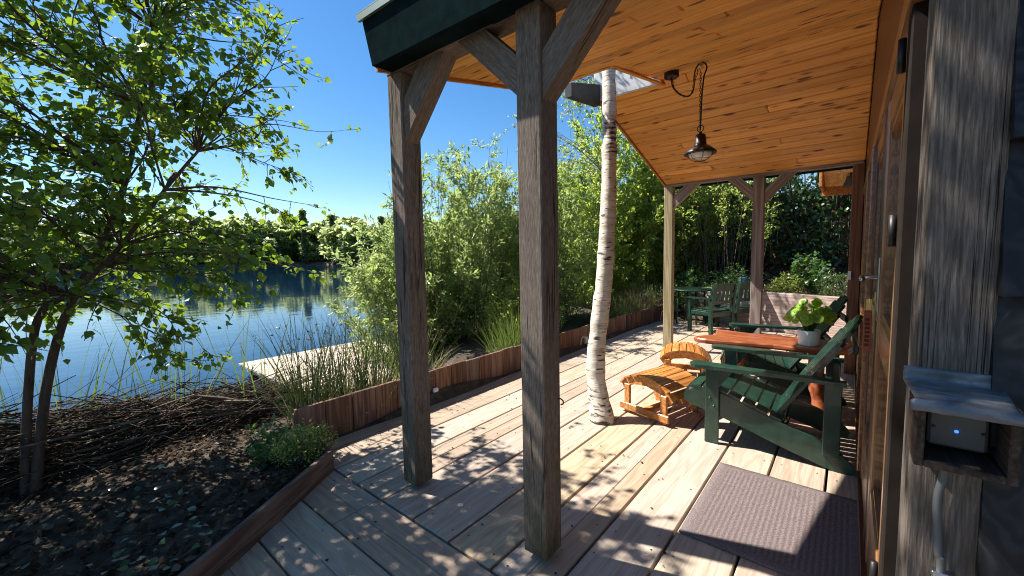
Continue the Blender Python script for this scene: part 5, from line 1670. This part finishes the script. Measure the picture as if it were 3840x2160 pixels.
# loose bent twigs on the soil
tw = []
for k in range(34):
    x0, y0 = R5.uniform(-0.8, 1.1), R5.uniform(2.9, 4.1)
    a = R5.uniform(0, 6.28); l = R5.uniform(0.2, 0.75)
    tw.append((x0, y0, a, l))
P0 = np.array([(x, y, float(ground_z(x, y)) + 0.02) for x, y, a, l in tw])
P1 = np.array([(x + l * math.cos(a), y + l * math.sin(a), float(ground_z(x + l * math.cos(a), y + l * math.sin(a))) + 0.03) for x, y, a, l in tw])
V, F = sticks(P0, P1, 0.004, 0.0015, 0.07, R5, 6, 4)
struct(np_obj('fallen_twigs', V, F, 'brush'), 'stuff')
bpy.data.objects['fallen_twigs']['label'] = 'bent fallen twigs scattered on the soil bed'

# ------------------------------------------------------------------ leaf litter and ivy
n_ = 7000
X = R5.uniform(-2.2, 1.28, n_); Y = R5.uniform(1.0, 4.3, n_)
ok = (Y > 0.633 * X + 2.02)
X, Y = X[ok], Y[ok]
P = np.stack([X, Y, ground_z(X, Y) + R5.uniform(0.004, 0.03, len(X))], 1)
D = rand_unit(len(P), R5); D[:, 2] *= 0.35
Nn = R5.normal(size=P.shape) * 0.5; Nn[:, 2] += 1
V, F = leaves(P, D, Nn, R5.uniform(0.018, 0.055, len(P)), 'ovate', 0.3)
o = struct(np_obj('leaf_litter', V, F, 'litter'), 'stuff'); o['label'] = 'dry fallen leaves and debris covering the soil bed'
n_ = 200
X = R5.uniform(-0.9, 0.55, n_); Y = 2.15 + 0.633 * X + R5.gamma(1.6, 0.22, n_)
P = np.stack([X, Y, ground_z(X, Y) + R5.uniform(0.02, 0.07, n_)], 1)
D = rand_unit(n_, R5); D[:, 2] *= 0.3
Nn = R5.normal(size=P.shape) * 0.35; Nn[:, 2] += 1
V, F = leaves(P, D, Nn, R5.uniform(0.03, 0.06, n_), 'ovate', 0.05)
o = struct(np_obj('ivy_cover', V, F, 'leaf_ivy'), 'stuff'); o['label'] = 'dark ivy creeping over the shaded soil near the edging'
# slope beyond the deck: litter and ivy
n_ = 9000
X = R5.uniform(9.0, 13.2, n_); Y = R5.uniform(-1.6, 4.4, n_)
ok = X > 8.55 + (Y + 0.05) * 0.457
X, Y = X[ok], Y[ok]
P = np.stack([X, Y, ground_z(X, Y) + R5.uniform(0.005, 0.05, len(X))], 1)
D = rand_unit(len(P), R5); D[:, 2] *= 0.4
Nn = R5.normal(size=P.shape) * 0.5; Nn[:, 2] += 1
V, F = leaves(P, D, Nn, R5.uniform(0.04, 0.10, len(P)), 'ovate', 0.3)
o = struct(np_obj('slope_litter', V, F, 'litter'), 'stuff'); o['label'] = 'fallen leaves on the wooded slope behind the sleepers'
n_ = 17000
u = R5.uniform(0, 1, n_)
FAx, FBx = np.array([13.6, 5.2]), np.array([12.2, -2.2])
clump = 0.5 + 0.5 * np.sin(u * 19 + 1.0) * np.sin(u * 43)
base = FAx + (FBx - FAx) * u[:, None]
off = R5.gamma(1.3, 0.14, n_)
zz = ground_z(base[:, 0], base[:, 1]) + R5.uniform(0, 2.1, n_)
keep = R5.uniform(0, 1, n_) < (0.25 + 0.75 * clump)
P = np.stack([base[:, 0] - 0.03 - off, base[:, 1], zz], 1)[keep]
D = rand_unit(len(P), R5); D[:, 2] -= 0.5
Nn = R5.normal(size=P.shape) * 0.5; Nn[:, 0] -= 1.0
V, F = leaves(P, D, Nn, R5.uniform(0.06, 0.12, len(P)), 'ovate', 0.1)
o = struct(np_obj('fence_ivy', V, F, 'leaf_ivy'), 'stuff'); o['label'] = 'ivy climbing over the brown fence in the shade'
# small dry leaves and specks that have blown onto the deck
n_ = 150
X = R5.uniform(0.7, 4.5, n_); Y = R5.uniform(0.3, 3.2, n_)
ok = (Y < 0.633 * X + 1.85) | (X > 1.35)
X, Y = X[ok], Y[ok]
P = np.stack([X, Y, np.full(len(X), 0.004)], 1)
D = rand_unit(len(P), R5); D[:, 2] = np.abs(D[:, 2]) * 0.12
Nn = R5.normal(size=P.shape) * 0.15; Nn[:, 2] += 1
V, F = leaves(P, D, Nn, R5.uniform(0.006, 0.022, len(P)), 'ovate', 0.0)
o = struct(np_obj('deck_debris', V, F, 'litter'), 'stuff'); o['label'] = 'tiny dry leaf specks scattered on the deck boards'
# clods of earth on the soil bed
n_ = 1100
X = R5.uniform(-1.6, 1.28, n_); Y = R5.uniform(1.6, 4.2, n_)
ok = (Y > 0.633 * X + 2.03)
X, Y = X[ok], Y[ok]
n_ = len(X)
C = np.stack([X, Y, ground_z(X, Y)], 1)
sz = R5.gamma(2.0, 0.007, n_)[:, None] + 0.004
octa = np.array([[1, 0, 0], [0, 1, 0], [-1, 0, 0], [0, -1, 0], [0, 0, 0.8], [0, 0, -0.8]], float)
V = C[:, None] + (octa[None] + R5.normal(size=(n_, 6, 3)) * 0.3) * sz[:, None]
F = np.array([[0, 1, 4], [1, 2, 4], [2, 3, 4], [3, 0, 4], [1, 0, 5], [2, 1, 5], [3, 2, 5], [0, 3, 5]])
FF = (F[None] + (np.arange(n_) * 6)[:, None, None]).reshape(-1, 3)
o = struct(np_obj('soil_clods', V.reshape(-1, 3), FF, 'soil', None, True), 'stuff'); o['label'] = 'crumbly clods of earth on the soil bed'
